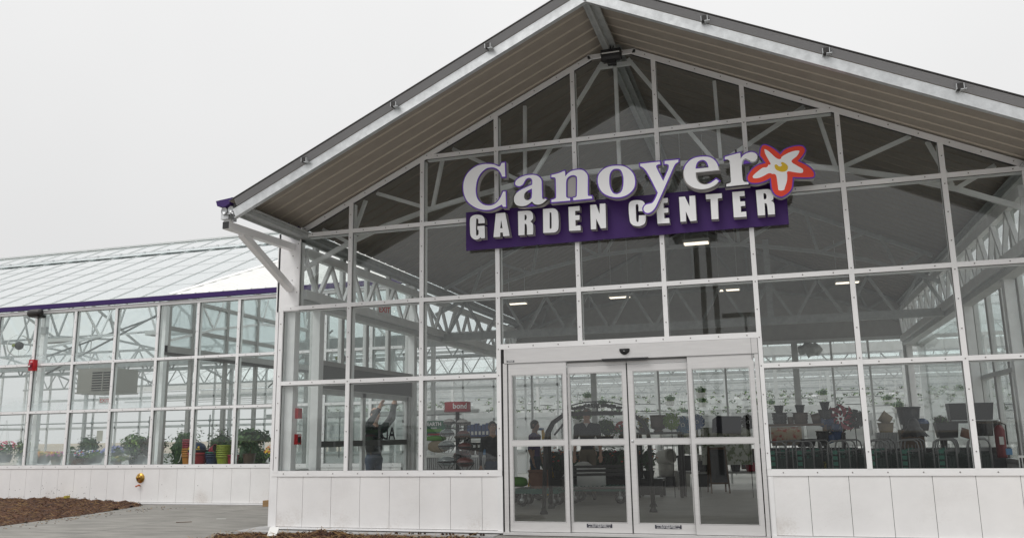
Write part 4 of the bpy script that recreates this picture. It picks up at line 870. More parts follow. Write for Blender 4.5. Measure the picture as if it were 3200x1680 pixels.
# white ribbed sheet
w2 = MB('roof_white')
A_ = Vector((XB + .05, YW, ZE + .02)); nrib = 22
def P_(x, y, h=0): return Vector((x, y, zw(y) + .02 + h))
# ribs run up the slope at a slant; build the sheet in strips between the valley line and the hall
def strip(u0, u1, h0, h1):
    # u: offset along the eave of a slanted line with direction (1.0, .55)
    def line(u):
        pts = []
        # start on the eave or on the valley
        x0, yy0 = XB + u, YW
        if u < 0:
            # intersect with the valley line
            k = 1.0 / .55; # dx/dy of the rib
            m_ = (XR_ridge - XB) / 6.8
            t = -u / (k - m_) if k != m_ else 0
            x0, yy0 = XB + u + k * t, YW + t
        t_end = (-5.6 - x0) * .55
        return (x0, yy0), (-5.6, min(YR, yy0 + t_end))
    a0, a1 = line(u0); b0, b1 = line(u1)
    w2.add([P_(*a0, h0), P_(*b0, h1), P_(*b1, h1), P_(*a1, h0)], [(0, 1, 2, 3)], False)
u = 6.0
while u > -7.5:
    strip(u, u - .30, 0, 0); strip(u - .30, u - .325, 0, .03); strip(u - .325, u - .355, .03, .03); strip(u - .355, u - .38, .03, 0); u -= .38
w2.m('roof_white'); w2.bar(P_(XB, YW, .03), P_(XR_ridge, YR, .03), .18, .02, up=(0, -.42, .9))
w2.build('ribbed_roof', W)
# frames of the wing: posts, arched tie tubes and rafters
def wing_truss(x, m='galv_dull'):
    b = MB(m); t = .06
    for y in (YW + .35, YR + 6.6): b.box(x - .06, x + .06, y - .06, y + .06, .17, 4.7)
    b.bar((x, YW + .1, ZE - .08), (x, YR, ZR - .10), t, .08); b.bar((x, YR, ZR - .1), (x, YR + 6.7, ZE - .08), t, .08)
    lo = [(YW + .35, 3.85), (YW + 2.2, 4.35), (YW + 4.4, 4.75), (YR, 4.9), (YR + 2.4, 4.75), (YR + 4.6, 4.35), (YR + 6.5, 3.85)]
    for a, c in zip(lo[:-1], lo[1:]): b.bar((x, a[0], a[1]), (x, c[0], c[1]), t, t)
    for a in lo[1:-1]:
        for dy in (-.9, .9):
            yy = a[0] + dy; zz = (zw(yy) if yy < YR else ZR - SL * (yy - YR)) - .1; b.bar((x, a[0], a[1]), (x, yy, zz), t * .8, t * .8)
    b.build('roof_truss', W)
for x in (-12.0, -15.66, -19.32, -22.98, -26.6): wing_truss(x, 'tube_white' if x > -16 else 'galv_dull')
for y, zt, zb in ((YW + .34, 4.5, 3.75), (YW + 6.8, 4.5, 3.8), (YW + 13.3, 4.5, 3.8)):
    b = MB('galv_dull'); b.bar((-30, y, zt), (-5.6, y, zt), .06, .07); b.bar((-30, y, zb), (-5.6, y, zb), .06, .07); x = -30
    while x < -6: b.bar((x, y, zt), (x + .45, y, zb), .035, .035); b.bar((x + .45, y, zb), (x + .9, y, zt), .035, .035); x += .9
    if y > YW + 1: b.build('roof_girder', W)
# cross pipes and braces seen through the panes
b = MB('galv_dull')
for k in range(4): b.tube([(-15.66 + .1, YW + .4, 3.2), (-13.2, YW + 3.2, 5.6)], .028, 6); b.tube([(-19.3, YW + 3, 3.7), (-15.7, YW + 5, 5.4)], .028, 6)
b.tube([(-12.1, YW + 5, 3.0), (-9.5, YW + 4, 4.4)], .025, 6); b.tube([(-30, YW + 3.6, 4.6), (-12, YW + 3.6, 4.6)], .02, 6); b.tube([(-30, YW + 3.6, 2.05), (-5.6, YW + 3.6, 2.05)], .02, 6)
for x in range(-29, -5, 2): b.tube([(x, YW + 3.6, 1.0), (x, YW + 3.6, 2.2)], .018, 5); b.ball((x, YW + 3.6, 2.05), .05, 6, 4)
b.build('heating_pipes', W)
# back wall of the wing with its glazing
b = MB('frame_grey'); YB = YR + 6.75; x = -30
while x < -5.5: b.box(x - .03, x + .03, YB, YB + .08, .17, 4.7); x += 1.22
for z in (.95, 2.1, 3.3, 4.66): b.box(-30, -5.5, YB, YB + .08, z - .05, z + .05)
b.m('white_panel').box(-30, -5.5, YB + .08, YB + .14, .1, .9)
b.build('back_wall', W)
b = MB('frame_grey'); y = YW
while y < YB: b.box(-30.05, -29.97, y - .03, y + .03, .17, 4.7); y += 1.22
b.box(-30.05, -29.97, YW, YB, 2.05, 2.15).box(-30.05, -29.97, YW, YB, 4.6, 4.7); b.build('end_wall', W)
# partition of translucent sheets across the wing
b = MB('partition_grey'); b.box(-12.06, -11.94, YW + .3, YB, 3.60, 3.76); b.m('dark_slot').box(-12.08, -11.92, YW + .3, YB, 3.53, 3.60)
for y in (5.35, 6.25, 7.65, 9.05, 10.4, 11.8): b.m('partition_grey').box(-12.05, -11.95, y - .04, y + .04, .17, zw(y) - .12)
b.bar((-12, YW + .3, 4.95), (-12, YR, 4.85), .09, .09).bar((-12, YW + .3, 4.2), (-12, YR, 4.15), .05, .10)
b.m('poly_sheet').add([(-12.0, YW + .35, 3.7), (-12.0, YR, 3.7), (-12.0, YR, ZR - .15), (-12.0, YW + .35, ZE)], [(0, 1, 2, 3)])
b.build('partition', W)
b = MB('galv_dull').box(-11.6, -5.4, 9.5, 9.62, 3.9, 4.2).box(-30, -12, 11.5, 11.65, 3.95, 4.2); b.m('frame_grey')
for x in (-10.4, -9.2, -8.0, -6.8): b.box(x - .05, x + .05, 9.5, 9.6, .17, 3.9)
b.box(-11.9, -5.5, 9.52, 9.58, 2.1, 2.2); b.build('inner_frame', W)

# ------------------------------------------------------------------ rear greenhouse range: repeated bays with gutters
Q = thing('rear_greenhouse', 'bright glass greenhouse range seen through the hall', 'building')
nb = 6; PB = 6.1
rr = MB('roof_glass'); bars = MB('galv_dull')
for k in range(nb):
    ya = 12.25 + k * PB; ym = ya + PB / 2; yb = ya + PB; xl = -5.5 if k < 2 else -30
    zt = 4.35 + SL * PB / 2 * 1.0
    rr.add([(xl, ya, 4.35), (34, ya, 4.35), (34, ym, zt), (xl, ym, zt)], [(0, 1, 2, 3)]); rr.add([(xl, ym, zt), (34, ym, zt), (34, yb, 4.35), (xl, yb, 4.35)], [(0, 1, 2, 3)])
    if k < 6:
        x = xl
        while x < 30: bars.bar((x, ya, 4.34), (x, ym, zt - .01), .025, .03); bars.bar((x, ym, zt - .01), (x, yb, 4.34), .025, .03); x += 1.22 if k < 3 else 2.44
    bars.bar((xl, ym, zt), (34, ym, zt), .05, .06)
    bars.bar((xl, ya + 1.5, 4.35 + SL * 1.5 - .03), (34, ya + 1.5, 4.35 + SL * 1.5 - .03), .03, .03)
rr.build('roof', Q); bars.build('glazing_bars', Q)
for k in range(1, nb + 1):
    y = 12.25 + k * PB; xl = -5.5 if k < 2 else -30
    b = MB('frame_grey'); b.box(xl, 34, y - .12, y + .12, 4.02, 4.32)
    b.m('galv').bar((xl, y - 2.9, 3.75), (34, y - 2.9, 3.75), .04, .05).bar((xl, y - 1.5, 3.62), (34, y - 1.5, 3.62), .04, .05)
    if k > 2: 
        for dz, dy in ((3.42, -.6), (3.9, -4.1), (3.3, -3.6)): b.bar((xl, y + dy, dz), (34, y + dy, dz), .03, .045)
    x = max(xl, -12)
    while x < 22:
        if k < 5: b.m('galv_dull').bar((x, y, 4.02), (x + .45, y, 3.5), .04, .04).bar((x + .45, y, 3.5), (x + .9, y, 4.02), .04, .04)
        x += 1.8
    b.m('galv_dull').bar((xl, y, 3.48), (34, y, 3.48), .05, .06)
    b.build('gutter_beam', Q)
    for x in range(-28 if k > 1 else -2, 30, 4 if k < 4 else 6):
        if k < 7: MB('frame_grey').box(x - .06, x + .06, y - .06, y + .06, .17, 4.0).build('column', Q)
b = MB('frame_grey'); ye = 12.25 + nb * PB
for x in range(-30, 34, 2): b.box(x - .04, x + .04, ye, ye + .1, .1, 4.35)
for z in (1, 2.1, 3.2, 4.3): b.box(-30, 34, ye, ye + .1, z - .05, z + .05)
b.m('white_panel').box(-30, 34, ye + .1, ye + .16, .1, 1.0).m('frame_grey')
for y in range(13, 80, 2): b.box(33.95, 34.05, y - .04, y + .04, .1, 4.35)
b.box(33.95, 34.05, 12.2, ye, 2.0, 2.1).m('white_panel').box(34.05, 34.1, 12.2, ye, .1, 1.0)
b.build('end_wall', Q)
# ------------------------------------------------------------------ small fixtures outside
b = MB('red_alarm'); b.box(-15.55, -15.40, 4.73, 4.85, 3.25, 3.52); AL = tag(b.build('fire_alarm', at=(-15.47, 4.8, 3.25)), 'red fire alarm box on the outside of the left wing frame', 'fire alarm')
MB('crimson').box(-15.545, -15.425, 4.715, 4.73, 3.28, 3.44).lathe([(.055, 0), (.05, .02), (0, .03)], (-15.49, 4.715, 3.385), 12, axis=(0, -1, 0)).m('white_plastic').add([(-15.53, 4.688, 3.375), (-15.45, 4.688, 3.375), (-15.49, 4.684, 3.33)], [(0, 1, 2)]).build('strobe', AL)
MB('text_white').text('FIRE', -15.475, 3.455, 4.7285, .04, bold=.001).build('lettering', AL)
L_ = thing('wall_light', 'dark rounded wall light above the red alarm on the left wing', 'light', (-15.4, 4.75, 4.6))
b = MB('black_metal'); b.lathe([(0, 0), (.05, .003), (.09, .03), (.10, .10), (.10, .32), (.09, .38), (.05, .408), (0, .41)], (-15.62, 4.66, 4.66), 12, axis=(1, 0, 0)); b.build('lamp_housing', L_)
MB('black_metal').box(-15.55, -15.28, 4.60, 4.86, 4.56, 4.63).build('bracket', L_)
V_ = thing('pipe_inlet', 'round brass fire hose inlet on the white knee wall of the wing', 'hose inlet', (-12.12, 4.86, .68))
MB('brass').lathe([(.112, 0), (.112, .012), (.10, .02), (.06, .03), (.055, .08)], (-12.12, 4.868, .68), 24, axis=(0, -1, 0)).build('plate', V_)
MB('brass').lathe([(.04, 0), (.042, .02), (.025, .03), (0, .03)], (-12.15, 4.81, .69), 12, axis=(-.3, -1, .2)).lathe([(.04, 0), (.042, .02), (.025, .03), (0, .03)], (-12.08, 4.81, .70), 12, axis=(.3, -1, .1)).m('copper').ball((-12.11, 4.80, .645), .016, 8, 6).build('nozzle', V_)
tag(MB('copper').tube([(-12.12, 4.87, .515), (-12.12, 4.81, .515)], .014, 8).tube([(-12.16, 4.80, .50), (-12.09, 4.80, .53)], .015, 8).ball((-12.17, 4.80, .498), .02, 8, 6).build('drain_spout', at=(-12.12, 4.86, .51)), 'small copper spout below the brass inlet', 'spout')
tag(MB('wood_block').box(-.19, .0, -.07, .09, 0, .13).m('leaf_yellow').box(.0, .06, -.07, .09, .01, .16).xf(Matrix.Translation((-14.02, 4.66, .13)) @ Matrix.Rotation(R(14), 4, 'Z')).build('wood_block', at=(-14.02, 4.66, .13)), 'cut wood block lying in the bark mulch against the wing', 'wood block')
tag(MB('wood_block').box(-8.66, -8.35, 4.55, 4.80, .10, .225).build('wood_block', at=(-8.5, 4.7, .10)), 'wood block wedged under the wing wall beside the hall corner', 'wood block')
b = MB('white_plastic'); b.box(-.072, .072, -.003, .003, 0, .14); b.xf(Matrix.Translation((-5.03, -.76, .155)) @ Matrix.Rotation(R(6), 4, 'Z') @ Matrix.Rotation(R(-38), 4, 'X')); tag(b.build('marker_card', at=(-5.03, -.76, .155)), 'small blank white card leaning in the mulch at the hall corner', 'card')
b = MB('white_plastic'); b.add([(-7.9, 1.9, .105), (-7.72, 1.93, .105), (-7.71, 1.96, .107), (-7.89, 1.93, .107)], [(0, 1, 2, 3)])
tag(b.build('paper_scrap', at=(-7.8, 1.9, .105)), 'thin white scrap on the concrete path', 'litter')
tag(MB('wood_dark').bar((-8.2, 1.2, .108), (-7.95, 1.3, .112), .012, .01).build('twig', at=(-8.2, 1.2, .105)), 'short dark twig on the concrete path', 'twig')
for z0, lb in ((1.82, 'upper red alarm box on the corner column inside the hall'), (1.42, 'lower red alarm box with a dark lens inside the hall corner')):
    b = MB('red_alarm'); b.box(-5.27, -5.215, .15, .27, z0, z0 + .16)
    if z0 < 1.5: b.m('black_plastic').box(-5.216, -5.212, .17, .25, z0 + .03, z0 + .11).m('text_white').box(-5.216, -5.211, .17, .25, z0 + .125, z0 + .145)
    else: b.m('red_plastic').box(-5.29, -5.27, .17, .25, z0 + .02, z0 + .14)
    tag(b.build('fire_alarm', at=(-5.24, .21, z0)), lb, 'fire alarm')

# ------------------------------------------------------------------ makers for goods and plants
def pot(name, label, cat, loc, r, h, m, taper=.72, group=None, rim=.06, rings=0, tilt=None, foot=None, parent=None, n=20):
    b = MB(m); rb = r * taper
    pr = [(0, 0), (rb, 0)]
    if foot: pr = [(0, 0), (r * .62, 0), (r * .62, foot), (r * .45, foot * 1.4), (rb * .8, foot * 2.2)]
    for k in range(1, 7):
        t = k / 7; rr = rb + (r - rb) * t ** .8
        if rings: rr += (.012 if k % 2 else -.004) * r / .2
        pr.append((rr, h * ((foot or 0) / h + (1 - (foot or 0) / h) * t)))
    pr += [(r, h * (1 - rim)), (r * 1.06, h * (1 - rim)), (r * 1.06, h), (r * .96, h), (r * .94, h * .9)]
    b.lathe(pr, (0, 0, 0), n); b.m('soil').lathe([(0, h * .9), (r * .95, h * .9)], (0, 0, 0), n)
    if tilt: b.xf(Matrix.Rotation(tilt, 4, 'Y'))
    o = b.build(name, parent) if parent else b.build(name)
    if parent: return o
    o.location = loc
    return tag(o, label, cat, group)
def crown(b, c, rx, ry, rz, n, size, mats, up=.3, hollow=.35):
    c = Vector(c); s0 = random.random() * 50
    for k in range(n):
        while True:
            v = Vector((random.uniform(-1, 1), random.uniform(-1, 1), random.uniform(-1, 1)))
            if hollow < v.length < 1: break
        q = .78 + .75 * noise.noise(v * 2.1 + Vector((s0, 0, 0)))
        p = c + Vector((v.x * rx * q, v.y * ry * q, v.z * rz * q))
        m = mats[min(len(mats) - 1, int(random.random() ** 1.3 * len(mats)))]
        b.m(m).leaf(p, size * random.uniform(.8, 1.6), v + Vector((random.uniform(-.8, .8), random.uniform(-.8, .8), up + random.uniform(-.5, .6))))
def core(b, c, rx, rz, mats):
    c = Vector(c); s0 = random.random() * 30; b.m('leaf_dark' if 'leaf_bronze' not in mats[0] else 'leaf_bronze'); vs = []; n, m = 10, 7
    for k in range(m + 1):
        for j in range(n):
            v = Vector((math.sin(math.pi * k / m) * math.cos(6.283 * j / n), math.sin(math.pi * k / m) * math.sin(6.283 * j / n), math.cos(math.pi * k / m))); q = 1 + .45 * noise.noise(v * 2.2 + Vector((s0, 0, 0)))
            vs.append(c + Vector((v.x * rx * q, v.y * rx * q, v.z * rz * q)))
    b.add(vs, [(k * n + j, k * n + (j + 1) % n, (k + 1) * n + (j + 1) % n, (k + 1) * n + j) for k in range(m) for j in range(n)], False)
def planted(label, loc, r, h, cr, cz, pm='black_plastic', mats=('leaf', 'leaf_dark', 'leaf_pale'), n=260, size=.07, blooms=None, nb_=40, group=None, name='potted_plant', cat='potted plant', hang=0, stemh=0, shape=None):
    t = thing(name, label, cat, loc, group)
    if h: pot('pot', None, None, None, r, h, pm, parent=t)
    t_ = wloc(t)
    b = MB('leaf'); b.m('stem')
    for k in range(5 if not stemh else 2):
        a = k * 1.3; b.tube([(0, 0, h * .8), (cr * .3 * math.cos(a), cr * .3 * math.sin(a), h + stemh + cz * .5)], .012 if stemh else .006, 5)
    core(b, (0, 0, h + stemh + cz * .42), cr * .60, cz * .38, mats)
    crown(b, (0, 0, h + stemh + cz * .45), cr, cr, cz * .6, int(n * 1.7), size, mats)
    b.xf(Matrix.Translation(t_)); b.build('foliage', t)
    if blooms:
        f = MB(blooms[0])
        for k in range(nb_):
            a = random.uniform(0, 6.28); e = random.uniform(-.2, 1.2); q = random.uniform(.95, 1.15)
            p = Vector((cr * q * math.cos(a) * math.cos(e), cr * q * math.sin(a) * math.cos(e), h + stemh + cz * .5 + cz * .55 * math.sin(e)))
            f.m(random.choice(blooms)); f.leaf(p, size * .95, p - Vector((0, 0, h)) + Vector((0, -.3, .3)), .9)
        f.xf(Matrix.Translation(t_)); f.build('flowers', t)
    if hang:
        w_ = MB('white_plastic')
        for k in range(3):
            a = k * 2.09; w_.tube([(r * math.cos(a), r * math.sin(a), h), (0, 0, h + hang)], .004, 4)
        w_.xf(Matrix.Translation(t_)); w_.build('hanger', t)
    return t
# fix: parts built with a parent are given in world coordinates, the pot is local
_oldpot = pot
def pot(name, label, cat, loc, r, h, m, parent=None, **k):
    if parent is None: return _oldpot(name, label, cat, loc, r, h, m, **k)
    tmp = _oldpot(name, None, None, (0, 0, 0), r, h, m, **k)
    tmp.location = (0, 0, 0); tmp.parent = parent
    return tmp

# ------------------------------------------------------------------ left wing goods
H = planted('hanging basket of pink flowers at the far left of the wing', (-17.45, 6, 1.02), .22, .2, .30, .34, 'black_plastic', blooms=('petal_pink', 'petal_pink', 'petal_white'), nb_=90, n=220, hang=.9, name='hanging_basket', cat='hanging basket')
planted('round leafy bush beside the pink basket at the far left', (-17.0, 6.3, .9), .16, .15, .36, .62, n=420)
planted('low pot of orange and yellow flowers in the second wing bay', (-16.15, 6, .98), .18, .12, .32, .18, mats=('leaf_pale', 'leaf_yellow', 'leaf'), blooms=('petal_org', 'petal_yel'), nb_=90, n=150)
planted('hanging pot of magenta and yellow flowers in the second wing bay', (-15.72, 6, .95), .13, .16, .22, .16, 'tan_pot', mats=('leaf', 'leaf_pale'), blooms=('petal_mag', 'petal_mag', 'petal_yel'), nb_=110, n=110)
planted('single pale green sprig standing above the magenta flowers', (-15.5, 6.2, 1.05), .05, .05, .16, .36, mats=('leaf_pale', 'leaf'), n=46, size=.09)
planted('dark round ball shaped tree in the third wing bay', (-15.0, 6.3, .95), .12, .15, .33, .62, mats=('leaf_dark', 'leaf_dark', 'leaf'), n=620, size=.06)
planted('wide brown basket of mixed bedding plants under the ball tree', (-15.02, 6, .95), .30, .16, .42, .20, 'terracotta', mats=('leaf', 'leaf_pale', 'leaf_bronze'), blooms=('petal_blue', 'petal_white', 'petal_red'), nb_=60, n=260)
planted('trailing bright green plant at the foot of the third wing bay', (-15.1, 5.75, .90), .08, .08, .14, .14, mats=('leaf_pale',), n=70)
planted('pale plant with blue flower heads in the third wing bay', (-14.45, 6, .98), .14, .12, .3, .2, mats=('leaf', 'leaf_pale'), blooms=('petal_blue', 'petal_white'), nb_=50, n=170)
planted('blue hydrangea in the fourth wing bay', (-13.85, 5.9, .98), .14, .14, .24, .28, mats=('leaf', 'leaf_dark'), blooms=('petal_blue', 'petal_blue'), nb_=90, n=150)
planted('broad leafed green shrub in the fourth wing bay', (-13.5, 6.3, .92), .2, .2, .46, .62, mats=('leaf', 'leaf_pale', 'leaf'), n=420, size=.11)
planted('dark bronze shrub at the right of the fourth wing bay', (-12.95, 6.2, .92), .2, .18, .42, .62, mats=('leaf_bronze', 'leaf_dark', 'leaf_bronze'), n=460)
planted('variegated low plant in a terracotta pot in the fourth wing bay', (-13.45, 5.6, .92), .1, .12, .34, .14, 'terracotta', mats=('leaf_pale', 'leaf_yellow'), n=150)
planted('tall feathery shrub right of the partition', (-12.05, 6.3, .55), .2, .2, .52, 1.15, mats=('leaf', 'leaf_dark', 'leaf'), n=900, size=.06)
planted('second feathery shrub behind the orange pots', (-11.25, 6.6, .55), .2, .2, .46, 1.1, mats=('leaf', 'leaf_dark', 'leaf_bronze'), n=700, size=.06)
planted('third feathery shrub behind the lime pots', (-10.45, 6.7, .55), .2, .2, .42, 1.05, mats=('leaf_dark', 'leaf'), n=600, size=.06)
planted('dense low hedge plant behind the coloured pots', (-10.9, 7.4, .4), .2, .2, .6, .9, mats=('leaf', 'leaf_dark'), n=600, size=.07)
planted('palm like plant in a brown pot at the right end of the wing', (-9.82, 5.7, .93), .15, .26, .42, .34, 'brown_glaze', mats=('leaf_dark', 'leaf'), n=240, size=.16, stemh=.22)
planted('orange flowered plant near the hall corner', (-9.12, 5.6, 1.0), .1, .1, .18, .26, mats=('leaf', 'leaf_pale'), blooms=('petal_org', 'petal_yel'), nb_=50, n=120)
tag(MB('galv_dull').box(-17.9, -12.3, 5.5, 6.7, .86, .93).box(-17.8, -17.7, 5.6, 5.7, .17, .86).box(-12.5, -12.4, 5.6, 5.7, .17, .86).box(-15.1, -15.0, 5.6, 5.7, .17, .86).build('plant_bench', at=(-15, 6, .17)), 'long grey bench carrying the flowers behind the misted panes', 'bench')
tag(MB('galv_dull').box(-11.8, -8.8, 5.2, 6.1, .86, .93).box(-11.7, -11.6, 5.3, 5.4, .17, .86).box(-8.95, -8.85, 5.3, 5.4, .17, .86).build('plant_bench', at=(-10.3, 5.6, .17)), 'grey bench carrying the coloured pots', 'bench')
# stacked coloured pots
def stack(label, loc, r, h, m, n, parts=None, name='pot_stack', lean=0):
    t = thing(name, label, 'stacked pots', loc, 'bright plastic pots on the wing bench')
    for k in range(n):
        mm = m if not parts else parts[min(k, len(parts) - 1)]
        o = pot('pot', None, None, None, r * (1 - .004 * k), h, mm, parent=t, rim=.16, n=18); o.location = (random.uniform(-.004, .004), 0, k * h * .22)
    return t
stack('stack of orange pots with crimson pots on top behind a mullion', (-11.33, 5.5, .93), .155, .24, 'orange', 8, ['orange'] * 4 + ['crimson'] * 4)
stack('wide red pot with a black pot nested in it', (-11.0, 5.4, .93), .22, .30, 'red_plastic', 2, ['red_plastic', 'black_plastic'])
stack('low olive green pot between the red and navy pots', (-10.8, 5.6, .93), .13, .26, 'lime', 1)
stack('stack of navy pots with a teal pot on top', (-10.64, 5.45, .93), .155, .22, 'navy', 3, ['navy', 'navy', 'teal'])
stack('tall stack of lime green pots', (-10.34, 5.45, .93), .16, .22, 'lime', 6)
stack('small dark red pot right of the lime stack', (-10.12, 5.5, .93), .13, .24, 'crimson', 1)
tag(_oldpot('pot', '', '', (0, 0, 0), .13, .15, 'crimson', tilt=R(70)), 'small bright red pot lying on the navy pots', 'pot').location = (-10.68, 5.45, 1.24)
b = MB('navy'); b.ball((0, 0, 0), .2, 16, 10, sz=.8); b.m('petal_yel')
for k in range(16):
    a = random.uniform(-2.6, -.5); e = random.uniform(-.4, .9); b.leaf((.203 * math.cos(a) * math.cos(e), .203 * math.sin(a) * math.cos(e), .165 * math.sin(e)), .06, (math.cos(a), math.sin(a), math.sin(e)), .8)
o = b.build('gazing_ball'); o.location = (-11.02, 5.4, 1.31); tag(o, 'round purple blue ball with yellow marks on the red pot', 'garden ball')
b = MB('white_plastic'); b.tube([(-11.62, 5.5, 1.0), (-11.57, 5.5, 1.04), (-11.55, 5.5, 1.13), (-11.53, 5.5, 1.20), (-11.49, 5.5, 1.2)], .009, 6); tag(b.build('pot_hanger', at=(-11.57, 5.5, 1.0)), 'white curved plastic hook beside the orange pots', 'hook')
b = MB('paper').box(-13.9, -13.72, 5.35, 5.352, 1.52, 1.78); tag(b.build('paper_notice', at=(-13.8, 5.35, 1.5)), 'pale paper notice taped inside the fourth wing bay', 'notice')
# unit heater, fan and lamps in the wing
U = thing('unit_heater', 'tan box heater with louvres hung in the left wing', 'heater', (-15.5, 7, 2.8))
b = MB('heater_tan'); b.box(-16.12, -15.0, 6.9, 7.9, 2.82, 3.46); b.box(-16.16, -14.98, 6.88, 7.92, 2.79, 2.83)
b.xf(Matrix.Identity(4)); HB = b.build('housing', U)
b = MB('dark_slot').box(-15.62, -15.03, 6.885, 6.9, 2.86, 3.38); b.m('heater_tan')
for k in range(8): b.bar((-15.62, 6.87, 2.89 + .068 * k), (-15.03, 6.87, 2.89 + .068 * k), .04, .022)
b.box(-15.27, -15.24, 6.86, 6.9, 2.86, 3.38); b.build('louvre', U)
MB('frame_grey').tube([(-15.95, 7.1, 3.46), (-15.95, 7.1, 4.8)], .014, 5).tube([(-15.15, 7.1, 3.46), (-15.15, 7.1, 4.8)], .014, 5).tube([(-15.3, 7.2, 3.46), (-15.25, 7.2, 3.7), (-15.4, 7.2, 3.8)], .02, 6).build('hanger', U)
b = MB('white_plastic'); b.lathe([(.30, 0), (.31, .06), (.30, .12)], (0, 0, 0), 20, axis=(1, -.5, 0)); b.m('black_metal').ball((.1, -.06, 0), .12, 10, 6).m('lime').ball((.02, -.17, 0), .05, 8, 5); b.m('white_plastic')
for k in range(6): b.tube([(0, 0, 0), (.28 * math.sin(k) * .4, .28 * math.sin(k) * .8, .28 * math.cos(k))], .006, 4)
o = b.build('circulation_fan'); o.location = (-18.4, 7, 4.2); tag(o, 'round white fan with a dark motor hung at the left of the wing', 'fan', 'air fans')
c = copy_tree(o, loc=(-8.9, 8.2, 3.55), label='round white fan seen near the right end of the wing')
for x, y, z, lb in ((-17.9, 8, 4.38, 'left'), (-14.2, 8, 4.42, 'right')):
    t = thing('grow_lamp', f'long white lamp hung in the wing, {lb} one of the pair', 'light', (x, y, z), 'long lamps in the wing')
    MB('white_plastic').box(x - .6, x + .6, y - .18, y + .18, z, z + .10).m('partition_grey').box(x - .57, x + .57, y - .16, y + .16, z - .005, z).build('lamp_housing', t)
    MB('frame_grey').tube([(x - .4, y, z + .1), (x - .4, y, z + .8)], .008, 4).tube([(x + .4, y, z + .1), (x + .4, y, z + .8)], .008, 4).build('hanger', t)
b = MB('galv_dull').box(-15.68, -15.52, 5.12, 5.2, 4.2, 4.38).tube([(-15.6, 5.16, 4.38), (-15.6, 5.16, 4.75)], .01, 5); tag(b.build('junction_box', at=(-15.6, 5.16, 4.2)), 'grey electrical box under the dark wall light', 'electrical box')
# shade cloth bundles in the rear
def bundle(loc, L, lb):
    b = MB('plastic_film'); n = 10; vs = []; 
    for k in range(n + 1):
        t = k / n; r = .16 * math.sin(math.pi * min(1, t * 1.02 + .02)) ** .5 + .02
        for j in range(10):
            a = j * .628; q = 1 + .8 * noise.noise(Vector((k * 1.7, j * 1.1, L * 7))); vs.append((L * t, r * q * math.cos(a), r * q * math.sin(a) - .03 * t))
    b.add(vs, [(k * 10 + j, k * 10 + (j + 1) % 10, (k + 1) * 10 + (j + 1) % 10, (k + 1) * 10 + j) for k in range(n) for j in range(10)], True)
    o = b.build('film_bundle'); o.location = loc; return tag(o, lb, 'plastic film', 'bundles of film tied to posts')
bundle((2.62, 11.9, 3.62), .62, 'crumpled bundle of clear film tied to the post right of the door')
bundle((5.35, 11.9, 3.72), .68, 'crumpled bundle of clear film on the rightmost rear post')
ORD = ['first', 'second', 'third', 'fourth', 'fifth', 'sixth', 'seventh', 'eighth', 'ninth', 'tenth', 'eleventh', 'twelfth', 'thirteenth', 'fourteenth', 'fifteenth', 'sixteenth', 'seventeenth', 'eighteenth', 'nineteenth', 'twentieth']
